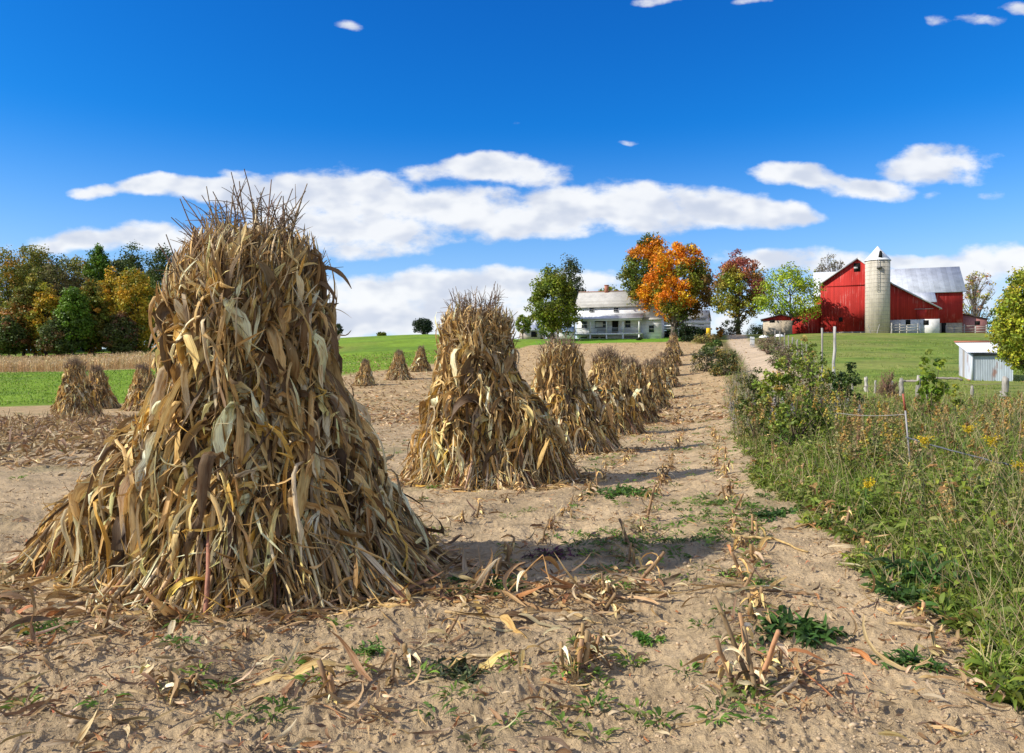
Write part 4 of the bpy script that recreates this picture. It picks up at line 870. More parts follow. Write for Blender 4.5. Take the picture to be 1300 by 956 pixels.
# ================================================================== weeds of the verge
def verge():
    rng = np.random.default_rng(55)
    def zone(n, Y0, Y1, p0=880, p1=1700, near=True):
        Y = np.exp(rng.uniform(math.log(Y0), math.log(Y1), n)); px = rng.uniform(p0, p1, n); x = (px - 650) / F * Y
        w_ = (fbm(x * .9, Y * .9, 31, 3) - .5) * 1.4
        k = (x > verge_x(Y) + w_ * .6) & ((Y < 27) | (px < 1062 - (Y - 27) * .75)) & (Y < 92)
        lx = np.interp(Y, [30, 50, 70, 82, 94, 110, 140, 200], [11.6, 17.6, 22.4, 25.6, 28.2, 31.6, 39.8, 58])
        k &= ~((np.abs(x - lx) < 1.8) & (Y > 44)); k &= ~((Y > 44) & (x > lx + 9)); return x[k], Y[k]
    A = Acc()
    def blades(n, Y0, Y1, h0, h1, w0, pal, S=4, dr=1.2, lean=.5, p0=880, p1=1700):
        x, y = zone(n, Y0, Y1, p0, p1); m = len(x); dep = np.clip((x - verge_x(y)) / 1.6, .15, 1)
        clump = .25 + 1.5 * fbm(x * 1.1, y * 1.1, 66, 3)
        h = (h0 + (h1 - h0) * rng.random(m)) * (.35 + .65 * dep) * clump * (1 + .22 * sstep(1120, 1290, 650 + F * x / y) * (y < 12)) * np.interp(y, [0, 10, 27, 45, 90], [.8, 1, 1, 1.1, 1.6])
        D = np.array([[0, 0, 1.]]) + lean * rng.standard_normal((m, 3)); P = np.stack([x, y, gz(x, y) - .01], -1)
        V, Fc, t, i, tuv = ribbons(P, D, rng.standard_normal((m, 3)) * [1, 1, .2], h, w0 * (1 + y * .07), S, rng, dr * rng.random(m) * 1.6, 0, rng.normal(0, .8, m), .15, .3)
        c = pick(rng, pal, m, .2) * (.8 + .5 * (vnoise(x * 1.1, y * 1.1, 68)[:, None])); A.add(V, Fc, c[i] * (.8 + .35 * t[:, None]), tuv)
    GP = [(4, (.155, .235, .03)), (3, (.22, .30, .04)), (2, (.10, .16, .025)), (1.5, (.36, .34, .11)), (.9, (.54, .45, .22))]
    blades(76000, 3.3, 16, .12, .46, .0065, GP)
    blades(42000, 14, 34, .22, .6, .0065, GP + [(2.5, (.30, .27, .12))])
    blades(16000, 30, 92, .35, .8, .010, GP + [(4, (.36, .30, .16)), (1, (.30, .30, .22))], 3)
    ST = [(3, (.50, .40, .22)), (2, (.40, .30, .16)), (1, (.30, .22, .10))]
    blades(6000, 3.6, 30, .45, .85, .0035, ST, 5, .8, .3)                         # dry straw stalks
    blades(5000, 18, 60, .5, .9, .006, [(2, (.38, .33, .26)), (1, (.28, .24, .16)), (1, (.45, .36, .2))], 3, .4, .2, 880, 1060)
    # broad leaves lower down
    x, y = zone(7000, 3.2, 30); m = len(x); k = np.repeat(np.arange(m), 13); q = len(k)
    hh = rng.uniform(.10, .50, m) * np.clip((x - verge_x(y)) / 1.2, .25, 1) * (.4 + 1.2 * fbm(x, y, 67, 3)); u = rng.random(q) ** .8
    P = np.stack([x[k], y[k], gz(x, y)[k] + hh[k] * u], -1) + rng.normal(0, .035, (q, 3)) * [1, 1, .3]
    V, Fc, t, i, tuv = ribbons(P, rng.standard_normal((q, 3)) * [1, 1, .3] + [0, 0, .35], np.array([[0, 0, 1.]]) + .4 * rng.standard_normal((q, 3)), rng.uniform(.05, .13, q), rng.uniform(.016, .04, q) * (1 + y[k] * .02), 3, rng, 1.6, 0, 0, .15, .3)
    pc = pick(rng, [(3, (.14, .19, .025)), (3, (.20, .25, .035)), (1, (.27, .31, .035)), (1, (.28, .27, .08)), (.5, (.32, .18, .06))], m)
    A.add(V, Fc, pc[k][i], tuv)
    tag(A.build('verge_grass', WEED), 'tangled grass and weeds along the fence on the right', 'weeds', None, 'stuff')
    # goldenrod going to seed: leafy stems under rusty plumes
    B = Acc(); Fl = Acc()
    def rods(n, Y0, Y1, p0, p1, h0, h1, pal, plume=.16, dens=30):
        x, y = zone(n, Y0, Y1, p0, p1); m = len(x); h = rng.uniform(h0, h1, m) * (.7 + .5 * fbm(x * .8, y * .8, 77, 2)); K = 5; t = np.linspace(0, 1, K)
        ln = rng.normal(0, .12, (m, 2)); P = np.stack([x[:, None] + ln[:, :1] * h[:, None] * t ** 2, y[:, None] + ln[:, 1:] * h[:, None] * t ** 2, gz(x, y)[:, None] + h[:, None] * t], -1)
        V, Fc, tt, ii = tubes(P, np.outer(1 + y * .04, .0032 - .0015 * t), 3); B.add(V, Fc, pick(rng, [(1, (.16, .15, .06)), (1, (.22, .14, .07))], m)[ii])
        nl = 16; k = np.repeat(np.arange(m), nl); u = rng.uniform(.25, .95, len(k)); f = u * (K - 1); i0 = np.minimum(f.astype(int), K - 2); Q = P[k, i0] * (1 - f + i0)[:, None] + P[k, i0 + 1] * (f - i0)[:, None]
        V, Fc, t_, i_, tuv = ribbons(Q, rng.standard_normal((len(k), 3)) * [1, 1, .3] + [0, 0, .2], np.array([[0, 0, 1.]]) + .3 * rng.standard_normal((len(k), 3)), .09, .014 * (1 + y[k] * .03), 3, rng, 1.5, 0, 0, .1)
        B.add(V, Fc, pick(rng, [(3, (.10, .15, .03)), (2, (.16, .18, .04)), (1, (.24, .17, .06))], len(k))[i_], tuv)
        k = np.repeat(np.arange(m), dens); u = rng.random(len(k)); top = P[k, -1]; dd = nrm(rng.standard_normal((len(k), 3)) * [1, 1, .4])
        pt = top + dd * (plume * u * (.3 + .7 * rng.random(len(k))))[:, None] * .6 - np.array([0, 0, 1.]) * (plume * u * 1.3)[:, None] + [0, 0, plume * .25]
        c = pick(rng, pal, m)[k]; foliage(Fl, pt, np.full(len(pt), .012), 2, .016 * 1.0 if Y1 < 12 else .03, c, rng)
    RU = [(3, (.50, .32, .10)), (2, (.38, .28, .12)), (1.5, (.58, .42, .08)), (1.5, (.32, .30, .12))]
    rods(290, 9, 17, 1050, 1700, .45, .75, RU); rods(260, 17, 26, 1060, 1700, .3, .6, RU)
    rods(150, 13, 30, 930, 1090, .6, 1.0, RU + [(2, (.36, .34, .28))])
    rods(50, 5, 9, 1150, 1700, .4, .65, RU)
    rods(120, 30, 85, 890, 1010, .8, 1.3, [(1, (.45, .30, .07)), (2, (.34, .28, .2)), (1, (.5, .4, .08))], .3, 40)
    gs_ = B.build('stems', WEED); gp_ = Fl.build('plumes', LEAF)
    g = thing('goldenrod_stand', 'goldenrod going to seed, rusty plumes above the roadside weeds', 'wildflowers', G(1150, 14)); g['kind'] = 'stuff'
    for o in (gs_, gp_): o.parent = g; o.matrix_parent_inverse.identity(); o.location = -g.location
    # the few in full flower
    for (px, py_top, Y, sz, lb) in ((1166, 560, 7.6, .15, 'goldenrod in bright yellow flower left of the wire'), (1222, 545, 8.5, .14, 'bright yellow goldenrod above the middle of the wire'), (1252, 560, 8.0, .17, 'bright yellow goldenrod arching to the right of the wire'),
                                (1095, 615, 7.2, .10, 'small yellow flower spike low in the weeds below the reddish stake'), (1286, 592, 7.5, .1, 'yellow flower spray at the right border of the weeds'), (1010, 538, 15., .2, 'yellow flower tuft left of the reddish stake')):
        x, y, z = G(px, Y); h = EYE + (HY - py_top) * Y / F - z; o = thing('goldenrod', lb, 'wildflower', (x, y, z)); A2 = Acc()
        A2.tube([(0, 0, 0), (.01, 0, h * .5), (.05, 0, h * .92)], [.004, .003, .002], 4, (.15, .2, .05)); n = 22; u = rng.uniform(.2, .9, n)
        V, Fc, t, i, tuv = ribbons(np.stack([.04 * u, 0 * u, h * u], -1), rng.standard_normal((n, 3)) * [1, 1, .3], np.tile([0, 0, 1.], (n, 1)), .1, .016, 3, rng, 1.5); A2.add(V, Fc, (.09, .17, .03), tuv); A2.build('stem', WEED, o)
        C2 = Acc(); n = 80; u = rng.random(n); s_ = rng.integers(0, 4, n); dx = np.array([-.35, .05, .3, .5])[s_] * sz
        foliage(C2, np.stack([.05 + dx * u + rng.normal(0, .014, n), rng.normal(0, .03, n), rng.normal(0, .014, n) + h + sz * (.9 - np.array([.2, .9, .6, .1])[s_] * .8 * u) * (.4 + .6 * u) * 1.1 - sz * .5], -1), np.full(n, .014), 5, .012, np.tile([.75, .55, .03], (n, 1)), rng); C2.build('flowers', LEAF, o)
verge()

def shrub(name, label, px, Y, top_y, width, ybot, pal, seed, ncl=60, nl=30, leaf=.07, bare=0, cat='shrub', stemc=(.16, .12, .08), nst=14, cw=.13, group=None):
    rng = np.random.default_rng(seed); x, y, z = G(px, Y); S_ = Y / F; H = EYE + (HY - top_y) * S_ - z; W_ = width * S_; b = max(EYE + (HY - ybot) * S_ - z, .05)
    o = thing(name, label, cat, (x, y, z - .03), 0, group); n = ncl; th = rng.random(n) * 6.28; zz = rng.random(n); r = rng.random(n) ** .5 * W_ / 2 * (1 - .45 * np.abs(zz - .35))
    P = np.stack([r * np.cos(th), r * np.sin(th) * .8, b + (H - b) * zz * (1 - .35 * (r / (W_ / 2 + 1e-6)) ** 2) * (.8 + .3 * rng.random(n))], -1)
    T = Acc()
    for p in P[rng.permutation(n)[:min(n, nst)]]:
        q = np.array([rng.normal(0, .05 * W_), rng.normal(0, .05 * W_), 0]); m = (p + q) / 2 + [0, 0, .1 * H]; u = np.linspace(0, 1, 5)[:, None]
        T.tube(q * (1 - u) ** 2 + 2 * m * u * (1 - u) + p * u ** 2, np.linspace(.010, .003, 5) * (1 + Y / 25), 4, stemc, False)
        if bare:
            for _ in range(9):
                f = rng.uniform(.3, 1); s = q * (1 - f) + p * f + [0, 0, .1 * H * f * (1 - f) * 2]; e = s + nrm(rng.standard_normal(3) + [0, 0, .6]) * H * rng.uniform(.08, .2); T.tube([s, e], [.004 * (1 + Y / 25), .002 * (1 + Y / 25)], 3, stemc, False)
    T.build('stems', BARK, o)
    if bare < 1:
        A = Acc(); foliage(A, P, W_ * cw * (.6 + .8 * rng.random(n)), nl, leaf, pick(rng, pal, n), rng); A.build('foliage', LEAF, o)
    return o
HZ = [(3, (.17, .23, .03)), (2, (.26, .31, .04)), (1, (.40, .38, .06)), (.5, (.45, .32, .09))]
shrub('shrub', 'dark green leafy shrub left of the tall poles, taller than the weeds', 985, 19, 447, 62, 545, HZ, 1, 80, 34, .075)
shrub('shrub', 'leafy shrub whose stems fork just left of the tall poles', 1030, 21, 430, 72, 520, HZ, 2, 70, 24, .075, nst=24)
shrub('shrub', 'dark low shrub right of the tall poles', 1075, 22, 462, 44, 520, [(2, (.05, .09, .02)), (1, (.08, .13, .025))], 3, 40, 34, .075)
shrub('shrub', 'bright green leafy weeds bush in front of the forked shrub', 1012, 14, 498, 84, 590, [(3, (.16, .23, .03)), (2, (.24, .30, .04)), (1, (.10, .16, .025))], 27, 70, 22, .06, nst=24)
shrub('shrub', 'yellowish green bush standing at the soil\'s edge before the shrubs', 958, 17, 500, 40, 568, [(2, (.26, .28, .05)), (1, (.16, .2, .04)), (1, (.36, .30, .10))], 28, 40, 24, .055, nst=20)
shrub('shrub', 'olive shrub between the soil and the first leafy shrub', 955, 24, 470, 44, 530, [(2, (.16, .17, .05)), (1, (.10, .13, .03))], 4, 40, 34, .07)
shrub('bush', 'green bush at the lane\'s left side, nearest to the farm', 905, 88, 427, 30, 452, [(1, (.07, .12, .02)), (1, (.12, .16, .03))], 5, 40, 40, .17)
shrub('bush', 'greyish bush on the left side of the lane with yellow tips', 897, 74, 440, 42, 476, [(2, (.14, .14, .08)), (1, (.30, .26, .06)), (1, (.08, .11, .03))], 6, 50, 40, .14)
shrub('bush', 'dark bush throwing shade on the lane', 921, 68, 444, 38, 484, [(2, (.08, .10, .03)), (1, (.30, .22, .05))], 7, 50, 40, .14)
shrub('bush', 'brownish thicket along the lane\'s right side', 1000, 60, 432, 46, 470, [(2, (.26, .20, .14)), (1, (.16, .17, .06)), (1, (.34, .26, .16))], 8, 60, 34, .11, nst=24)
shrub('bush', 'grey brown dry weeds bush right of the lane before the barn', 975, 84, 424, 36, 446, [(2, (.30, .22, .15)), (1, (.18, .20, .07))], 9, 50, 30, .13)
shrub('bush', 'pale straw coloured bush beside the white gate posts', 1022, 44, 444, 44, 484, [(2, (.30, .25, .16)), (1, (.14, .16, .05))], 10, 50, 30, .10)
shrub('bush', 'orange leaved bush at the lane\'s top beside the yellow board', 913, 118, 414, 14, 428, [(1, (.5, .24, .03)), (1, (.35, .22, .05))], 11, 30, 30, .18)
shrub('bush', 'dark clipped bush below the white porch railing', 872, 117, 412, 44, 432, [(1, (.02, .04, .012)), (1, (.035, .06, .015))], 12, 60, 60, .16)
shrub('bush', 'dark round bush between the porch and the red and green tree', 928, 138, 402, 32, 426, [(1, (.03, .05, .015)), (1, (.06, .08, .02))], 13, 40, 50, .18)
shrub('bush', 'dark hedge bush beyond the lane by the trunk', 963, 146, 414, 40, 424, [(1, (.03, .05, .015))], 14, 40, 50, .18)
shrub('bush', 'leafless reddish brown bush in the pasture before the fence', 1127, 31, 466, 34, 512, [(1, (.3, .18, .1))], 15, 60, 5, .03, nst=60, bare=.9, stemc=(.26, .15, .10))
shrub('bush', 'low yellowish bush on the bank above the field, right of the last shock', 895, 112, 424, 40, 440, [(2, (.34, .27, .10)), (1, (.2, .2, .05))], 16, 40, 30, .2)
shrub('bush', 'tiny dark bush in the lawn below the farmhouse', 812, 122, 428, 10, 434, [(1, (.05, .08, .02))], 17, 16, 30, .15)
shrub('sapling', 'bright green sapling with big lobed leaves in front of the metal shed', 1186, 17.5, 447, 46, 545, [(3, (.20, .30, .03)), (2, (.28, .34, .04)), (1, (.12, .2, .02))], 18, 70, 9, .10, cat='sapling', nst=9, cw=.12)
shrub('sapling', 'small yellow green sapling beside the larger one', 1214, 18, 485, 20, 540, [(1, (.34, .38, .04)), (1, (.2, .28, .03))], 19, 20, 9, .09, cat='sapling', nst=4, cw=.16)
for k, (px, Y, ty, w_, lb) in enumerate([(690, 190, 418, 40, 'far hedge left of the farmhouse'), (1258, 150, 404, 40, 'scrub behind the pinkish lean-to'), (485, 205, 421, 14, 'faint shrub on the green hill\'s crest')]):
    shrub('bush', lb, px, Y, ty, w_, 430, GR, 40 + k, 40, 30, .3)

# ================================================================== fences and posts
def post(name, label, px, Y, top_y, r, seed, col=(.36, .33, .29), lean=0., cat='post', group=None, sq=False, under=.1):
    rng = np.random.default_rng(seed); x, y, z = G(px, Y); H = EYE + (HY - top_y) * Y / F - z; A = Acc(); k = 7; t = np.linspace(0, 1, k)
    P = np.stack([lean * H * t + rng.normal(0, r * .18, k), rng.normal(0, r * .18, k), -under + (H + under) * t], -1)
    V, Fc, tt, ii = tubes(P[None], (r * (1.12 - .2 * t) * (1 + .1 * rng.standard_normal(k)))[None], 8)
    V = V + rng.normal(0, r * .07, V.shape); V[-8:, 2] += rng.uniform(-r, r * .7, 8)
    A.add(V, [Fc, np.arange(len(V) - 8, len(V))[None]], np.array(col) * (1 + .12 * rng.standard_normal((len(V), 1))))
    o = A.build(name, WOODG, None, False); o.location = (x, y, z); return tag(o, label, cat, group)
post('fence_pole', 'left one of two tall bare poles above the shrubs', 1043.5, 36, 416, .05, 1)
post('fence_pole', 'right one of two tall bare poles, whiter and thicker', 1058.5, 34, 415, .065, 2, (.46, .43, .39), .01)
FP = [(1082, 37, 484, .05, 'thin grey fence post nearest the dark low shrub'), (1100, 36, 479, .075, 'pointed pale fence post left of the leafless bush'), (1111, 35, 483, .05, 'thin fence post at the leafless bush\'s left side'), (1133, 34, 485, .06, 'weathered fence post right beside the leafless bush'),
      (1145, 33, 481, .10, 'thickest grey fence post, just behind the reddish stake'), (1166, 32, 478, .085, 'fence post with a chewed light top left of the sapling'), (1177, 31, 492, .05, 'short fence post behind the sapling\'s left leaves'), (1203, 31, 488, .06, 'fence post behind the sapling\'s right side'),
      (1234.5, 32, 490, .06, 'dark thin post below the metal shed'), (1276, 30, 479, .12, 'stout knotty post below the shed\'s right part'), (1271, 31, 497, .05, 'small leaning post against the stout knotty one')]
for k, (px, Y, ty, r, lb) in enumerate(FP): post('fence_post', lb, px, Y, ty, r, 20 + k, (.34, .31, .27) if k != 1 else (.50, .46, .40), random.Random(k).uniform(-.05, .05))
def between(name, label, cat, p, q, r, seed, sag=0., col=(.3, .26, .22), n=10, mat=None):
    rng = np.random.default_rng(seed); p = np.array(p, float); q = np.array(q, float); u = np.linspace(0, 1, n)[:, None]
    P = (q - p) * u + np.array([0, 0, -sag]) * 4 * u * (1 - u) + rng.normal(0, r * .3, (n, 3))
    o = Acc().tube(P, r * (1 + .1 * rng.standard_normal(n)), 6, col).build(name, mat or WOODG, None, True); o.location = p; return tag(o, label, cat)
def at(px, py, Y): return ((px - 650) / F * Y, Y, EYE + (HY - py) * Y / F)
between('fence_rail', 'weathered rail fixed to the thickest post, left part', 'fence rail', at(1146, 484, 33.2), at(1182, 482, 32), .05, 1, .02)
between('fence_rail', 'curved rail passing behind the sapling', 'fence rail', at(1178, 481, 31.8), at(1222, 482, 31.2), .05, 2, -.04)
between('fence_wire', 'rusty wire from the stout knotty post along the pasture', 'fence wire', at(1222, 488, 31.2), at(1277, 486, 30.2), .009, 3, .04, (.2, .15, .12), mat=METAL)
between('fence_wire', 'thin wire strung along the grey posts past the leafless bush', 'fence wire', at(1082, 490, 37), at(1145, 488, 33), .009, 3, .03, (.2, .15, .12), mat=METAL)
# reddish stake and the cable hanging from it
st = thing('fence_stake', 'leaning steel stake with a red top in the roadside weeds', 'stake', G(1155, 9.5)); X0 = np.array(st.location)
a, b, c_ = (np.array(at(*v)) - X0 for v in ((1146.5, 500, 9.5), (1149.5, 521, 9.5), (1157, 600, 9.5)))
A = Acc(); A.tube([a, (a + b) / 2, b], [.012, .0125, .012], 6, (.38, .10, .06)); A.build('red_top', METAL, st)
A = Acc(); A.tube([b, (b + c_) / 2, c_], [.010, .010, .010], 6, (.36, .34, .33)); A.box(-.0, .006, -.02, .02, .1, .12); A.build('shaft', METAL, st)
between('fence_cable', 'grey cable sagging right from the reddish stake over the weeds', 'cable', at(1150, 555, 9.5), at(1345, 604, 7.4), .009, 5, .02, (.12, .125, .13), 24, METAL)
between('fence_wire', 'slack wire left of the reddish stake', 'fence wire', at(1062, 524, 11.5), at(1149, 526, 9.5), .004, 6, .03, (.35, .33, .3), 12, METAL)
post('broken_post', 'low broken reddish post in the weeds left of the reddish stake', 1087, 12, 526, .028, 51, (.20, .09, .06), .1)
post('broken_post', 'dark stump post under the leafy shrubs', 1040, 15, 507, .03, 52, (.10, .08, .06), .03)
# posts along the lane's right side
LP = [(984, 96, 419), (990, 92, 421), (996, 86, 423), (1001, 80, 426), (1006, 75, 428), (1012, 70, 431), (1018, 64, 434), (1024, 59, 437)]
for k, (px, Y, ty) in enumerate(LP):
    post('lane_fence_post', 'thin grey post in the row running from the lane to the barn', px, Y, ty, .07, 70 + k, (.30, .27, .24), 0, 'post', 'thin grey posts beside the lane')
g = thing('gate', 'white painted gate standing open at the lane\'s right side', 'gate', G(955, 98)); A = Acc()
for k in range(6): A.box(-.9 + k * .34, -.82 + k * .34, -.02, .02, 0, 1.35)
A.build('pickets', TRIM, g); A = Acc(); A.box(-.95, 1.0, .02, .05, .3, .42).box(-.95, 1.0, .02, .05, 1.0, 1.12); A.build('rails', TRIM, g); g.rotation_euler = (0, 0, 1.0)
# ================================================================== buildings
class Site:
    """a building's own axes: u right, v away, from a root turned about z"""
    def __init__(s, name, label, cat, px, Y, rot, base_y=None, group=None):
        x, y, z = G(px, Y)
        if base_y is not None: z = EYE + (HY - base_y) * Y / F
        s.o = np.array([x, y, z]); s.root = thing(name, label, cat, (x, y, z), rot, group)
        s.u = np.array([math.cos(rot), math.sin(rot)]); s.v = np.array([-math.sin(rot), math.cos(rot)])
    def U(s, px, v=0.):                     # u at which a column of the photograph meets the plane v
        k = (px - 650) / F; o = s.o; a = s.u[0] - k * s.u[1]; b = k * (o[1] + v * s.v[1]) - (o[0] + v * s.v[0]); return b / a
    def Z(s, py, u=0., v=0.):               # height over the root at that place
        Yd = s.o[1] + u * s.u[1] + v * s.v[1]; return EYE + (HY - py) * Yd / F - s.o[2]
    def P(s, px, py, v=0.):
        u = s.U(px, v); return (u, v, s.Z(py, u, v))
def window(site, u0, u1, z0, z1, v, depth=.06, white=True, bars=True):
    f = Acc(); w_ = .07
    f.box(u0 - w_, u0, v - depth, v, z0 - w_, z1 + w_).box(u1, u1 + w_, v - depth, v, z0 - w_, z1 + w_).box(u0, u1, v - depth, v, z1, z1 + w_).box(u0, u1, v - depth - .02, v, z0 - w_, z0)
    if bars: f.box(u0, u1, v - depth * .8, v - .012, (z0 + z1) / 2 - .03, (z0 + z1) / 2 + .03)
    fr = f.build('window', TRIM if white else WOODG, site.root); Acc().box(u0, u1, v - .012, v - .002, z0, z1).build('pane', GLASS, fr); return fr
# ---- farmhouse
H_ = Site('farmhouse', 'white two storey farmhouse with a long front porch under a grey roof', 'house', 728, 128, R(-17), 430)
h = H_; pv = 0.; wv = 2.0; bv = 8.2                         # porch front, wall plane, back wall
uL, uR = h.U(728, pv), h.U(813.5, pv); uw = h.U(731, wv) * 0 + uL + .15; ur = uR + 2.2
zE = h.Z(388.5, 5, wv - .35); zRr = h.Z(370, 5, 5.1); zPt = h.Z(398.5, 5, wv); zPe = h.Z(404.5, 5, -.25); zF = h.Z(423, 5, 0)
A = Acc(); A.box(uw, ur, wv, bv, 0, zE); A.prism([(uw, wv, zE), (uw, bv, zE), (uw, (wv + bv) / 2, zRr - .15)], (ur - uw, 0, 0)); A.build('wall', WHITE, h.root)
rf = Acc(); m_ = (wv + bv) / 2
rf.slab([(uw - .35, wv - .4, zE - .12), (ur + .3, wv - .4, zE - .12), (ur + .3, m_, zRr), (uw - .35, m_, zRr)], .14); rf.slab([(uw - .35, m_ + .01, zRr), (ur + .3, m_ + .01, zRr), (ur + .3, bv + .4, zE - .12), (uw - .35, bv + .4, zE - .12)], .14)
rf.build('roof', SHING, h.root)
ro = bpy.data.objects['roof']
Acc().box(uw - .36, ur + .31, m_ - .13, m_ + .13, zRr - .03, zRr + .07).build('ridge_cap', m_tin('rusty_tin', (.45, .33, .28), 1.), ro)
cu = h.U(770, m_); Acc().box(cu - .3, cu + .3, m_ - .3, m_ + .3, zRr - .3, zRr + .95).box(cu - .36, cu + .36, m_ - .36, m_ + .36, zRr + .95, zRr + 1.07).build('chimney', BRICK, ro)
Acc().slab([(uL - .3, -.35, zPe), (uR + .3, -.35, zPe), (uR + .3, wv, zPt), (uL - .3, wv, zPt)], .1).build('porch_roof', PORCHROOF, h.root)
Acc().box(uL - .22, uR + .22, -.2, -.1, zPe - .36, zPe - .13).build('porch_beam', TRIM, h.root)
Acc().box(uL - .1, uR + .1, -.05, wv - .003, zF - .28, zF).build('porch_floor', TRIM, h.root)
for px in (729.3, 749.3, 770, 791, 811.3):
    u = h.U(px, .05); Acc().box(u - .1, u + .1, -.06, .14, -.6, zF - .283).box(u - .09, u + .09, -.05, .13, zF + .003, zPe - .14).build('porch_post', TRIM, h.root)
A = Acc(); A.box(uL + .1, uR - .1, .0, .06, zF + .8, zF + .87).box(uL + .1, uR - .1, .0, .06, zF + .14, zF + .2)
for u in np.arange(uL + .2, uR - .1, .16): A.box(u, u + .03, .015, .045, zF + .2, zF + .8)
A.build('porch_railing', GREYP, h.root)
for px in (742, 797): u = h.U(px, wv); window(h, u - .42, u + .42, zF + .9, zF + 2.2, wv)
u = h.U(763, wv); fr = window(h, u - 1.0, u + 1.0, zF + .9, zF + 2.1, wv); Acc().box(u - .95, u + .3, wv - .02, wv - .013, zF + 1.1, zF + 1.95).build('curtain', TRIM, fr)
u = h.U(781, wv); d_ = Acc().box(u - .5, u + .5, wv - .06, wv - .002, zF, zF + 2.15).build('door', DARK, h.root); Acc().box(u - .62, u - .5, wv - .08, wv - .002, zF, zF + 2.3).box(u + .5, u + .62, wv - .08, wv - .002, zF, zF + 2.3).box(u - .5, u + .5, wv - .08, wv - .002, zF + 2.15, zF + 2.3).build('door_frame', TRIM, d_)
for px in (751, 782): u = h.U(px, wv); window(h, u - .36, u + .36, h.Z(396, u, wv), h.Z(390.5, u, wv), wv)
for px, w_ in ((741, .5), (756, .5), (766, .5), (801, 1.1)): u = h.U(px, wv); Acc().box(u - w_, u + w_, wv - .03, wv - .002, .15, zF - .5).build('cellar_opening', DARK, h.root)
# small objects on the porch
u = h.U(763, .8); bn = thing('bench', 'dark bench on the farmhouse porch under the curtained window', 'bench', h.root.location, h.root.rotation_euler.z)
Acc().box(u - .7, u + .7, .9, 1.3, zF + .42, zF + .47).build('seat', WOODG, bn); Acc().box(u - .7, u + .7, 1.3, 1.35, zF + .5, zF + .85).build('backrest', WOODG, bn)
for du in (-.62, .62): Acc().box(u + du - .03, u + du + .03, .92, 1.28, zF + .002, zF + .418).build('leg', WOODG, bn)
# ---- annex
X = Site('house_annex', 'low white annex joined to the farmhouse behind the maple trunks', 'house', 815, 126.5, R(-17), 430)
a0, a1 = X.U(814.5), X.U(839); ze = X.Z(405, 1); Acc().box(a0, a1, 0, 5, -.3, ze).prism([(a0, 0, ze), (a0, 5, ze), (a0, 2.5, ze + 1.3)], (a1 - a0, 0, 0)).build('wall', WHITE, X.root)
r_ = Acc(); r_.slab([(a0 + .05, -.35, ze - .1), (a1 + .3, -.35, ze - .1), (a1 + .3, 2.5, ze + 1.45), (a0 + .05, 2.5, ze + 1.45)], .1); r_.slab([(a0 + .05, 2.51, ze + 1.45), (a1 + .3, 2.51, ze + 1.45), (a1 + .3, 5.35, ze - .1), (a0 + .05, 5.35, ze - .1)], .1); r_.build('roof', SHING, X.root)
u = X.U(827); window(X, u - .4, u + .4, 1.0, 2.1, 0)
# ---- second house with the long white railing
K_ = Site('side_house', 'grey roofed white house with a raised porch behind the dark clipped bush', 'house', 870, 131, R(-19), 427)
k = K_; u0, u1 = k.U(838), k.U(902); q0, q1 = k.U(846, 3), k.U(896, 3)
Acc().box(q0, q1, 3, 10, -.3, 3.3).prism([(q0, 3, 3.3), (q0, 10, 3.3), (q0, 6.5, 4.6)], (q1 - q0, 0, 0)).build('wall', WHITE, k.root)
r_ = Acc(); r_.slab([(q0 - .3, 2.6, 3.15), (q1 + .3, 2.6, 3.15), (q1 + .3, 6.5, 4.75), (q0 - .3, 6.5, 4.75)], .12); r_.slab([(q0 - .3, 6.51, 4.75), (q1 + .3, 6.51, 4.75), (q1 + .3, 10.4, 3.15), (q0 - .3, 10.4, 3.15)], .12); r_.build('roof', SHING, k.root)
zd = k.Z(416.5, 0, 0); Acc().box(u0, u1, .05, 2.997, zd - .2, zd).build('deck_floor', TRIM, k.root)
A = Acc(); A.box(u0, u1, 0, .05, zd + .02, zd + .45).box(u0, u1, 0, .05, zd + .55, zd + 1.15); A.build('deck_railing', TRIM, k.root)
for px in (842, 861, 881, 901): u = k.U(px); Acc().box(u - .1, u + .1, -.04, .14 - .001, -.3, zd - .21).box(u - .08, u + .08, .052, .14, zd + .003, zd + 1.6).build('deck_post', TRIM, k.root)
for px in (868, 890): u = k.U(px, 3); window(k, u - .45, u + .45, zd + .5, zd + 1.3, 3)
Acc().box(u0 + .2, u1 - .2, 2.9, 2.997, 0, zd - .25).build('underdeck_shade', DARK, k.root)  # dark sheet on the wall, painted in for the shade below the deck
# ---- yellow board
yb = thing('yellow_board', 'bright yellow board on a dark post beside the lane\'s top', 'sign', G(900, 112)); Acc().box(-.38, .22, -.03, .03, 1.0, 2.1).box(-.1, .3, -.035, .025, .75, 1.0).build('board', m_plain('yellow_paint', (.85, .52, .01), .5), yb); Acc().box(-.45, -.34, .035, .12, -.1, 2.2).build('post', DARK, yb)
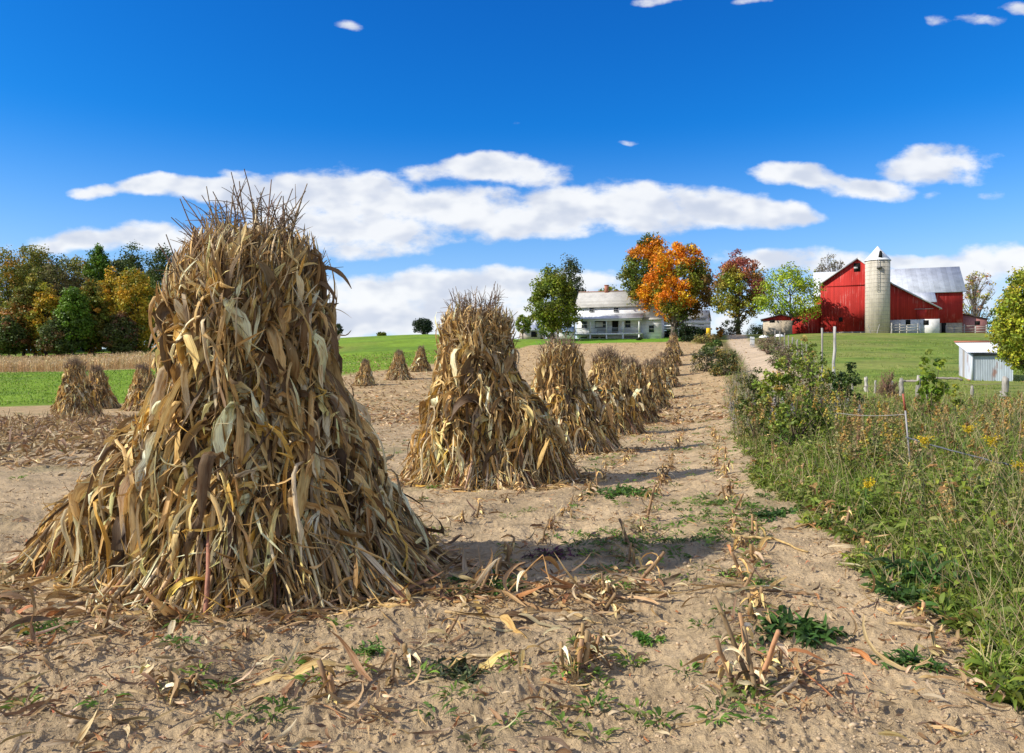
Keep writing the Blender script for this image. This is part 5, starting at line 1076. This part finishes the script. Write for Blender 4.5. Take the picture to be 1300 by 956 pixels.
# ---- low blue-grey shed left of the farmhouse, pale building far behind
B_ = Site('shed', 'low blue grey roofed shed left of the farmhouse', 'shed', 716, 138, 0, 428); Acc().box(B_.U(711), B_.U(730), 0, 4, -.4, 1.0).build('wall', WHITE, B_.root); e_ = B_.U(711); f_ = B_.U(730)
Acc().slab([(e_ - .2, -.3, .95), (f_ + .2, -.3, .95), (f_ + .2, 4.2, 2.1), (e_ - .2, 4.2, 2.1)], .08).build('roof', m_tin('blue_tin', (.24, .33, .45)), B_.root)
B_ = Site('farm_building', 'far pale farm building between the second shock and the green tree', 'building', 672, 185, R(4), 429); e_, f_ = B_.U(662), B_.U(686); Acc().box(e_, f_, 0, 6, -.5, 1.9).prism([(e_, 0, 1.9), (e_, 6, 1.9), (e_, 3, 3.1)], (f_ - e_, 0, 0)).build('wall', m_plain('pale_wall', (.55, .45, .40)), B_.root)
r_ = Acc(); r_.slab([(e_ - .3, -.3, 1.8), (f_ + .3, -.3, 1.8), (f_ + .3, 3, 3.25), (e_ - .3, 3, 3.25)], .1); r_.slab([(e_ - .3, 3.01, 3.25), (f_ + .3, 3.01, 3.25), (f_ + .3, 6.3, 1.8), (e_ - .3, 6.3, 1.8)], .1); r_.build('roof', PORCHROOF, B_.root)
u = B_.U(678); Acc().box(u - .7, u + .7, -.03, -.002, .2, 1.5).build('door', DARK, B_.root)

# ---- barn: gabled front wing, long main barn behind
ba = Site('barn', 'large red barn with a gabled front and long grey metal roof', 'barn', 1088, 127, R(-21), 423.5)
P = ba.P; U = ba.U; Z = ba.Z
gL, gR, gE = U(1042), U(1129.6), U(1192); zb = -.8
pk = np.array(P(1088, 328.5)); eL = np.array(P(1042, 360)); k1 = np.array(P(1133, 361.5)); eR = np.array(P(1192, 391))
zs0 = Z(418.5, gL); dep = 13.
sill = .35                                        # top of the stone footing on the left
zw = Z(405.5, U(1160)); uS = U(1129)
front = [(gL, 0, sill), (uS, 0, sill), (uS, 0, zw), (gE, 0, zw), (gE, 0, eR[2]), tuple(k1), tuple(pk), tuple(eL)]
Acc().prism(front, (0, dep, 0)).build('wall', REDB, ba.root)
SW = m_plain('whitewashed_wall', (.72, .70, .66), .85, 2.5, .16, bump=.4)
st_ = Acc(); st_.box(gL + .02, uS, .02, dep, zb, sill - .003, (.34, .30, .24)); st_.build('stone_footing', STONE, ba.root)
Acc().box(uS, gE - .02, .03, dep - .1, zb, zw - .003).build('masonry_wall', SW, ba.root)
ww = U(1168); Acc().box(ww, gE + .05, -.12, .027, zb, zw - .01).build('masonry_pier', SW, ba.root)
ov = .35
def roofp(name, a, b, back, t=.12, mat=BARNROOF, f=-ov): return Acc().slab([(a[0], f, a[2]), (b[0], f, b[2]), (b[0], back, b[2]), (a[0], back, a[2])] if a[0] < b[0] else None, t).build(name, mat, ba.root)
up = np.array([0, 0, .14]); sl1 = (eL - pk) / np.linalg.norm(eL - pk); sl2 = (eR - k1) / np.linalg.norm(eR - k1)
r1 = Acc(); r1.slab([tuple(eL + sl1 * .35 + up + [0, -ov, 0]), tuple(pk + up + [0, -ov, 0]), tuple(pk + up + [0, dep + 4, 0]), tuple(eL + sl1 * .35 + up + [0, dep + 4, 0])], .12)
r1.slab([tuple(pk + up + [.004, -ov, 0]), tuple(k1 + up + [0, -ov, 0]), tuple(k1 + up + [0, dep + 4, 0]), tuple(pk + up + [.004, dep + 4, 0])], .12)
r1.slab([tuple(k1 + up + [.004, -ov, 0]), tuple(eR + sl2 * .4 + up + [0, -ov, 0]), tuple(eR + sl2 * .4 + up + [0, dep, 0]), tuple(k1 + up + [.004, dep, 0])], .12); r1.build('front_roof', m_seams('barn_front_roof', (.76, .79, .83), .8, 1, .85, .55, None, 0), ba.root)
# trim boards of the verge
tb = Acc()
for a, b in ((eL + sl1 * .35, pk), (pk, k1), (k1, eR + sl2 * .4)):
    a = a + [0, -ov - .03, .16]; b = b + [0, -ov - .03, .16]; tb.prism([tuple(a), tuple(b), tuple(b - [0, 0, .26]), tuple(a - [0, 0, .26])], (0, .028, 0))
tb.build('verge_board', m_plain('grey_trim', (.5, .5, .5), .6), ba.root)
def opening(name, px0, px1, py0, py1, v=0., th=.05, par=None, mat=DARK):
    a = P(px0, py1, v); b = P(px1, py0, v); z0 = min(a[2], b[2]); z1 = max(a[2], b[2]); return Acc().box(a[0], b[0], v - th, v - .003, z0, z1).build(name, mat, par or ba.root)
opening('hayloft_opening', 1083.5, 1091.5, 334, 345); opening('window', 1064.5, 1069.5, 403, 408.5); hb = bpy.data.objects['hayloft_opening']; opening('board', 1083.5, 1088.5, 339, 341.5, 0, .08, hb, WOODG)
opening('window', 1149.5, 1155.5, 406, 413, .03); opening('window', 1172, 1178.5, 406.5, 412.5, -.12)
dr = opening('sliding_door', 1163.5, 1176, 392.8, 405.3, 0, .06, None, REDB); opening('door_rail', 1160.5, 1184.5, 391.8, 392.8, -.0, .12, dr, METAL)
opening('batten', 1042, 1099, 362.6, 363.2, 0, .05, None, REDB); opening('hatch', 1166.5, 1168.0, 413, 424, -.12, .03, None, TRIM)
# main barn behind
mv = dep; mL, mR = U(1035, mv), U(1222, mv); zE2 = Z(370, U(1205, mv), mv); rv = mv + 6.5; zR2 = Z(341.5, U(1160, rv), rv); zst = Z(409.5, mR, mv)
A = Acc(); A.box(mL, mR, mv + .003, mv + 13, zst, zE2); A.prism([(mL, mv + .003, zE2), (mL, mv + 13, zE2), (mL, rv, zR2 - .12)], (mR - mL, 0, 0)); A.build('main_wall', REDB, ba.root)
Acc().box(mL + .05, mR - .05, mv + .05, mv + 12.9, zb - .5, zst - .003, (.42, .36, .27)).build('stone_base', STONE, ba.root)
r2 = Acc(); r2.slab([(mL - .4, mv - .5, zE2 - .12), (mR + .45, mv - .5, zE2 - .12), (mR + .45, rv, zR2 + .1), (mL - .4, rv, zR2 + .1)], .12); r2.slab([(mL - .4, rv + .01, zR2 + .1), (mR + .45, rv + .01, zR2 + .1), (mR + .45, mv + 13.5, zE2 - .12), (mL - .4, mv + 13.5, zE2 - .12)], .12); r2.build('main_roof', BARNROOF, ba.root)
r3 = Acc(); uA, uB = U(1140, mv), U(1185.5, mv)      # the roof sweeps lower over the wing
r3.slab([(uA, mv - 3.2, Z(383, uB, mv - 3.2)), (uB, mv - 3.2, Z(383, uB, mv - 3.2)), (uB, mv - .5, zE2 - .1), (uA, mv - .5, zE2 - .1)], .1); r3.build('lower_roof', BARNROOF, ba.root)
opening('doorway', 1195, 1201, 410, 424, mv + .05, .05)
# right pinkish lean-to
PINK = m_attr('faded_red_board', .85, 6, .7, 1.25, .3, (4, 4, .3)); lv = mv + 1.5; w0, w1 = mR + .003, U(1253, lv); za, zb2 = Z(399, w0, lv), Z(405.5, w1, lv)
pl = Site.__new__(Site); lt = thing('lean_to', 'faded pinkish lean-to at the right end of the barn', 'shed', ba.root.location, ba.root.rotation_euler.z)
Acc().prism([(w0, lv, zb - .3), (w1, lv, zb - .3), (w1, lv, zb2), (w0, lv, za)], (0, 6, 0), (.50, .22, .20)).build('wall', PINK, lt)
Acc().slab([(w0, lv - .3, za + .12), (w1 + .3, lv - .3, zb2 + .1), (w1 + .3, lv + 6.3, zb2 + .1), (w0, lv + 6.3, za + .12)], .1).build('roof', m_plain('dark_roof', (.10, .08, .08)), lt)
opening('window', 1237.5, 1243.5, 407.5, 412.5, lv, .05, lt)
# left lean-to
lL = U(1004, .6); z1_, z2_ = Z(387, gL, .6), Z(399, lL, .6); lt = thing('lean_to', 'red lean-to in the tree\'s shade at the left end of the barn', 'shed', ba.root.location, ba.root.rotation_euler.z)
Acc().prism([(lL, .6, .1), (gL - .003, .6, .1), (gL - .003, .6, z1_), (lL, .6, z2_)], (0, 7, 0)).build('wall', REDB, lt); Acc().box(lL + .02, gL - .01, .62, 7.5, zb, .097, (.34, .3, .24)).build('footing', STONE, lt)
Acc().slab([(lL - .4, .2, z2_ + .02), (gL - .003, .2, z1_ + .13), (gL - .003, 7.8, z1_ + .13), (lL - .4, 7.8, z2_ + .02)], .12).build('roof', BARNROOF, lt); opening('window', 1010.5, 1014.5, 404.5, 407.5, .6, .05, lt)
# stone shed
sh = Site('stone_shed', 'small stone shed with a sloping dark roof left of the barn', 'shed', 988, 125, R(-19), 423)
s0, s1, sm = sh.U(968.5), sh.U(1003), sh.U(992); zl, zm, zr = sh.Z(405.5, s0), sh.Z(400, sm), sh.Z(403, s1)
Acc().box(s0, s1, 0, 5, -.5, zl - .25, (.50, .42, .32)).build('wall', STONE, sh.root); Acc().prism([(s0, .02, zl - .247), (s1, .02, zl - .247), (s1, .02, zr), (sm, .02, zm), (s0, .02, zl)], (0, 4.96, 0)).build('gable_boards', REDB, sh.root)
ra = Acc(); ra.slab([(s0 - .4, -.3, zl + .03), (sm, -.3, zm + .13), (sm, 5.3, zm + .13), (s0 - .4, 5.3, zl + .03)], .12); ra.slab([(sm + .004, -.3, zm + .13), (s1 + .3, -.3, zr + .1), (s1 + .3, 5.3, zr + .1), (sm + .004, 5.3, zm + .13)], .12); ra.build('roof', m_plain('shed_roof', (.16, .15, .15)), sh.root)
u = sh.U(980); Acc().box(u - .4, u + .4, -.03, -.003, sh.Z(409.5, u), sh.Z(406, u)).build('window', DARK, sh.root); u = sh.U(999); Acc().box(u - .8, u + .8, -.14, -.01, -.3, zl - .3, (.36, .30, .22)).build('gate_panel', WOODG, sh.root)
# silo
si = thing('silo', 'tall pale concrete stave silo with a white cone roof before the barn', 'silo', (ba.root.location.x, ba.root.location.y, ba.root.location.z), ba.root.rotation_euler.z)
sv = -2.6; su = (U(1097.6, sv) + U(1129.9, sv)) / 2; sr = (U(1129.9, sv) - U(1097.6, sv)) / 2 * .99; zt_ = Z(331, su, sv)
def lathe(A, prof, n=40, c=(0, 0), col=None):
    th = np.linspace(0, 2 * math.pi, n + 1)[:-1]; V = np.array([[c[0] + r * math.cos(a), c[1] + r * math.sin(a), z] for r, z in prof for a in th]); idx = np.arange(len(V)).reshape(len(prof), n)
    A.add(V, np.stack([idx[:-1], np.roll(idx, -1, 1)[:-1], np.roll(idx, -1, 1)[1:], idx[1:]], -1).reshape(-1, 4), col); return A
mS = M('silo_staves'); o_ = mS.obj(); spx = mS.n('ShaderNodeSeparateXYZ'); mS.l(o_, spx.inputs[0])
ang = mS.math('MULTIPLY', mS.math('ARCTAN2', mS.math('SUBTRACT', spx.outputs[1], float(sv)), mS.math('SUBTRACT', spx.outputs[0], float(su))), 5.2)
fa = mS.math('FRACT', ang); fz = mS.math('FRACT', mS.math('ADD', mS.math('MULTIPLY', spx.outputs[2], 1.3), mS.math('MULTIPLY', mS.math('FLOOR', ang), .5)))
gg = mS.mix(1., mS.ramp(fa, [(0, .6), (.06, 1.), (.94, 1.), (1, .6)]), mS.ramp(fz, [(0, .72), (.07, 1.), (1, 1.)]), 'MULTIPLY')
bc = mS.ramp(mS.noise(.8, 6, mS.map(o_, (1, 1, .25))), [(.3, (.43, .39, .31)), (.7, (.67, .61, .50))]); bc = mS.mix(1., bc, mS.ramp(mS.noise(5, 4), [(.3, .85), (.7, 1.1)]), 'MULTIPLY')
STAVE = mS.fin(mS.mix(1., bc, gg, 'MULTIPLY'), .9); mS.bump(gg, .4, .03)
Acc.build(lathe(Acc(), [(0, zb), (sr, zb), (sr, zt_), (0, zt_ + .02)], 48, (su, sv)), 'shaft', STAVE, si, False)
A = Acc()
for z_ in np.arange(.2, zt_ - .1, .62): lathe(A, [(sr + .003, z_ - .02), (sr + .028, z_), (sr + .003, z_ + .02)], 40, (su, sv), (.30, .28, .25))
A.build('hoops', METAL, si)
zc = Z(313, su, sv); cn = lathe(Acc(), [(sr * 1.09, zt_ - .08), (sr * 1.06, zt_ + .03), (sr * .55, (zt_ + zc) / 2 + .02), (.06, zc), (0, zc + .06)], 28, (su, sv), (.83, .83, .83)).build('cone_roof', m_plain('white_metal', (.82, .83, .84), .4, 3, .05), si)
A = Acc(); dz = zt_ + .35; A.prism([(su - .1, sv - sr * .95, dz - .3), (su + .55, sv - sr * .95, dz - .3), (su + .5, sv - sr * .95, dz + .8), (su + .2, sv - sr * .95, dz + 1.0)], (0, sr * .6, 0)); A.build('roof_hatch', DARK, cn)
A = Acc(); cxp = su - .15
for q in np.arange(Z(371, su, sv), zt_ - .2, .35): A.box(cxp - .14, cxp + .14, sv - sr - .16, sv - sr - .13, q, q + .03, (.5, .48, .44))
A.box(cxp - .17, cxp - .14, sv - sr - .17, sv - sr - .12, Z(371, su, sv), zt_ - .1, (.55, .53, .5)); A.box(cxp + .14, cxp + .17, sv - sr - .17, sv - sr - .12, Z(371, su, sv), zt_ - .1, (.55, .53, .5)); A.build('ladder', METAL, si)
Acc().box(su - .25, su + .45, sv - sr - .4, sv - sr + .05, Z(343, su, sv), Z(340.5, su, sv), (.14, .13, .12)).build('platform', METAL, si)
# rail fences by the barn
def railfence(label, pxs, v, ys, n_r, seed):
    rng = np.random.default_rng(seed); f = thing('rail_fence', label, 'fence', ba.root.location, ba.root.rotation_euler.z); us = [U(p, v) for p in pxs]
    for u in us: Acc().box(u - .08, u + .08, v - .08, v + .08, -1.0, Z(ys, u, v) + rng.uniform(-.1, .2), (.45, .42, .37)).build('post', WOODG, f)
    for j in range(n_r):
        zz = .25 + j * .42; A = Acc()
        for a, b in zip(us[:-1], us[1:]): A.tube([(a, v - .1, zz + rng.normal(0, .05)), (b, v - .1, zz + rng.normal(0, .05))], .045, 5, (.46, .43, .38))
        A.build('rail', WOODG, f)
railfence('grey rail fence in front of the whitewashed barn wall', (1133, 1142, 1151, 1165), -3.0, 412.5, 3, 1)
railfence('grey rail fence right of the barn\'s whitewashed corner', (1201, 1211, 1224, 1238, 1252), 5.0, 413, 3, 2)
for k, (px, tl, lb) in enumerate(((1105.5, -.35, 'left leaning pole against the foot of the silo'), (1113, .3, 'right leaning pole against the foot of the silo'))):
    o = post('leaning_pole', lb, px, 119, 412, .06, 90 + k, (.35, .33, .3), tl)
post('fence_post', 'lone post by the rail fence right of the silo', 1131.5, 121, 410, .09, 95, (.45, .42, .38))
for k, (px, lb) in enumerate(((970, 'left one of two white lumps on the grass before the stone shed'), (989, 'right one of two white lumps on the grass, nearer the red lean-to'))):
    x, y, z = G(px, 116); A = Acc(); th = np.linspace(0, math.pi / 2, 7); lathe(A, [(.75 * math.cos(a) + 1e-3, .42 * math.sin(a)) for a in th], 18); o = A.build('wrapped_bale', TRIM, None, True); o.location = (x, y, z); tag(o, lb, 'bale')
# metal shed
ms = Site('metal_shed', 'small corrugated metal shed with a rusty edged white roof in the pasture', 'shed', 1233, 45, R(-20), 484.5)
m0, m1 = 0., ms.U(1286); zf = ms.Z(446.5, 0, 0); sd = 3.1; zk = ms.Z(434.2, 0, sd)
for q in range(40):
    sd = 1.2 + q * .08
    if ms.o[0] + sd * ms.v[0] < (1217.5 - 650) / F * (ms.o[1] + sd * ms.v[1]): pass
    k_ = 650 + F * (ms.o[0] + sd * ms.v[0]) / (ms.o[1] + sd * ms.v[1])
    if k_ <= 1217.5: break
zk = ms.Z(435.0, 0, sd)
def corr(A, p, q, z0, z1p, z1q, amp=.012, per=.085, nz=2, col=(.50, .56, .61), out=(0, -1), rng=np.random.default_rng(3)):
    p = np.array(p, float); q = np.array(q, float); L = np.linalg.norm(q - p); n = int(L / per * 4); u = np.linspace(0, 1, n + 1); off = np.sin(u * L / per * 2 * math.pi) * amp
    X_ = p[0] + (q[0] - p[0]) * u + out[0] * off; Y_ = p[1] + (q[1] - p[1]) * u + out[1] * off; top = z1p + (z1q - z1p) * u
    sheet = np.repeat(rng.uniform(.8, 1.15, n // 28 + 2), 28)[:n + 1]; c = np.array(col)[None] * sheet[:, None]; rs = (rng.random(n // 28 + 2) < .12)[np.repeat(np.arange(n // 28 + 2), 28)[:n + 1]]; c = np.where(rs[:, None], np.array([[.42, .36, .32]]), c)
    V = np.concatenate([np.stack([X_, Y_, np.full(n + 1, z0)], -1), np.stack([X_, Y_, top], -1)]); i = np.arange(n); A.add(V, np.stack([i, i + 1, i + n + 2, i + n + 1], -1), np.concatenate([c, c])); return A
mt_ = M('corrugated_iron'); cA = mt_.attr('Col').outputs['Color']; oo = mt_.obj(); nn_ = mt_.noise(1.4, 5, mt_.map(oo, (1, 1, .4)), .6); zz_ = mt_.n('ShaderNodeSeparateXYZ'); mt_.l(oo, zz_.inputs[0])
cR = mt_.mix(1., cA, mt_.ramp(mt_.noise(6, 4, mt_.map(oo, (1, 1, .2))), [(.3, .85), (.7, 1.12)]), 'MULTIPLY'); IRON = mt_.fin(mt_.mix(mt_.ramp(nn_, [(.60, 0.), (.7, .75)]), cR, (.32, .13, .07)), .5, .2)
Acc.build(corr(Acc(), (0, 0), (m1, 0), .02, zf - .12, zf - .12), 'front_wall', IRON, ms.root); Acc.build(corr(Acc(), (0, sd), (0, 0), .05, zk - .1, zf - .12, out=(1, 0), col=(.58, .60, .66)), 'side_wall', IRON, ms.root)
Acc().box(m1 - .02, m1, .03, sd, .0, zf - .2, (.5, .5, .5)).box(.03, m1 - .03, sd - .03, sd, 0, zk - .15, (.5, .5, .5)).build('back_wall', IRON, ms.root)
A = Acc(); n = 160; u = np.linspace(-.25, m1 + .25, n); zz = .014 * np.sin(u * 2 * math.pi / .1); vv = [-.3, sd * .4, sd * .86, sd + .12]; V = np.concatenate([np.stack([u, np.full(n, v), zf + (zk - zf) * (v / sd) + zz], -1) for v in vv]); i = np.arange(n - 1)
for j in range(3): A.F.setdefault(4, []).append(np.stack([i + j * n, i + 1 + j * n, i + 1 + (j + 1) * n, i + (j + 1) * n], -1))
cc_ = np.concatenate([np.tile((.80, .81, .82), (n, 1))] * 3 + [np.tile((.66, .52, .46), (n, 1))]); A.V.append(V); A.C.append(cc_); A.T.append(np.zeros((len(V), 3))); A.n += len(V)
rfm = A.build('roof', m_attr('white_roof_tin', .45, 3, .9, 1.05, .1), ms.root)
A = Acc()
for a, b, cl in ((-.27, 1.9, (.42, .15, .08)), (1.95, 2.9, (.55, .50, .5)), (2.95, m1 + .3, (.40, .16, .09))): A.prism([(a, sd - .1, zk + .02), (b, sd - .1, zk + .02), (b, sd + .16, zk + .09), (a, sd + .16, zk + .09)], (0, 0, .03), cl)
A.build('ridge_flashing', METAL, rfm)
A = Acc(); A.box(-.03, .09, -.06, -.02, .0, zf - .14, (.62, .66, .7)); A.build('corner_board', METAL, ms.root)
Acc().box(.1, m1, -.08, -.03, zf - .24, zf - .13, (.10, .10, .11)).build('eave_beam', METAL, ms.root)
A = Acc(); A.box(-.1, 1.3, -.12, -.03, -.12, .0, (.33, .22, .15)).box(2.2, 4.0, -.12, -.03, -.14, .02, (.36, .12, .06)).box(-.12, -.02, 0, sd, -.1, .12, (.40, .14, .08)); A.build('sill_board', METAL, ms.root)
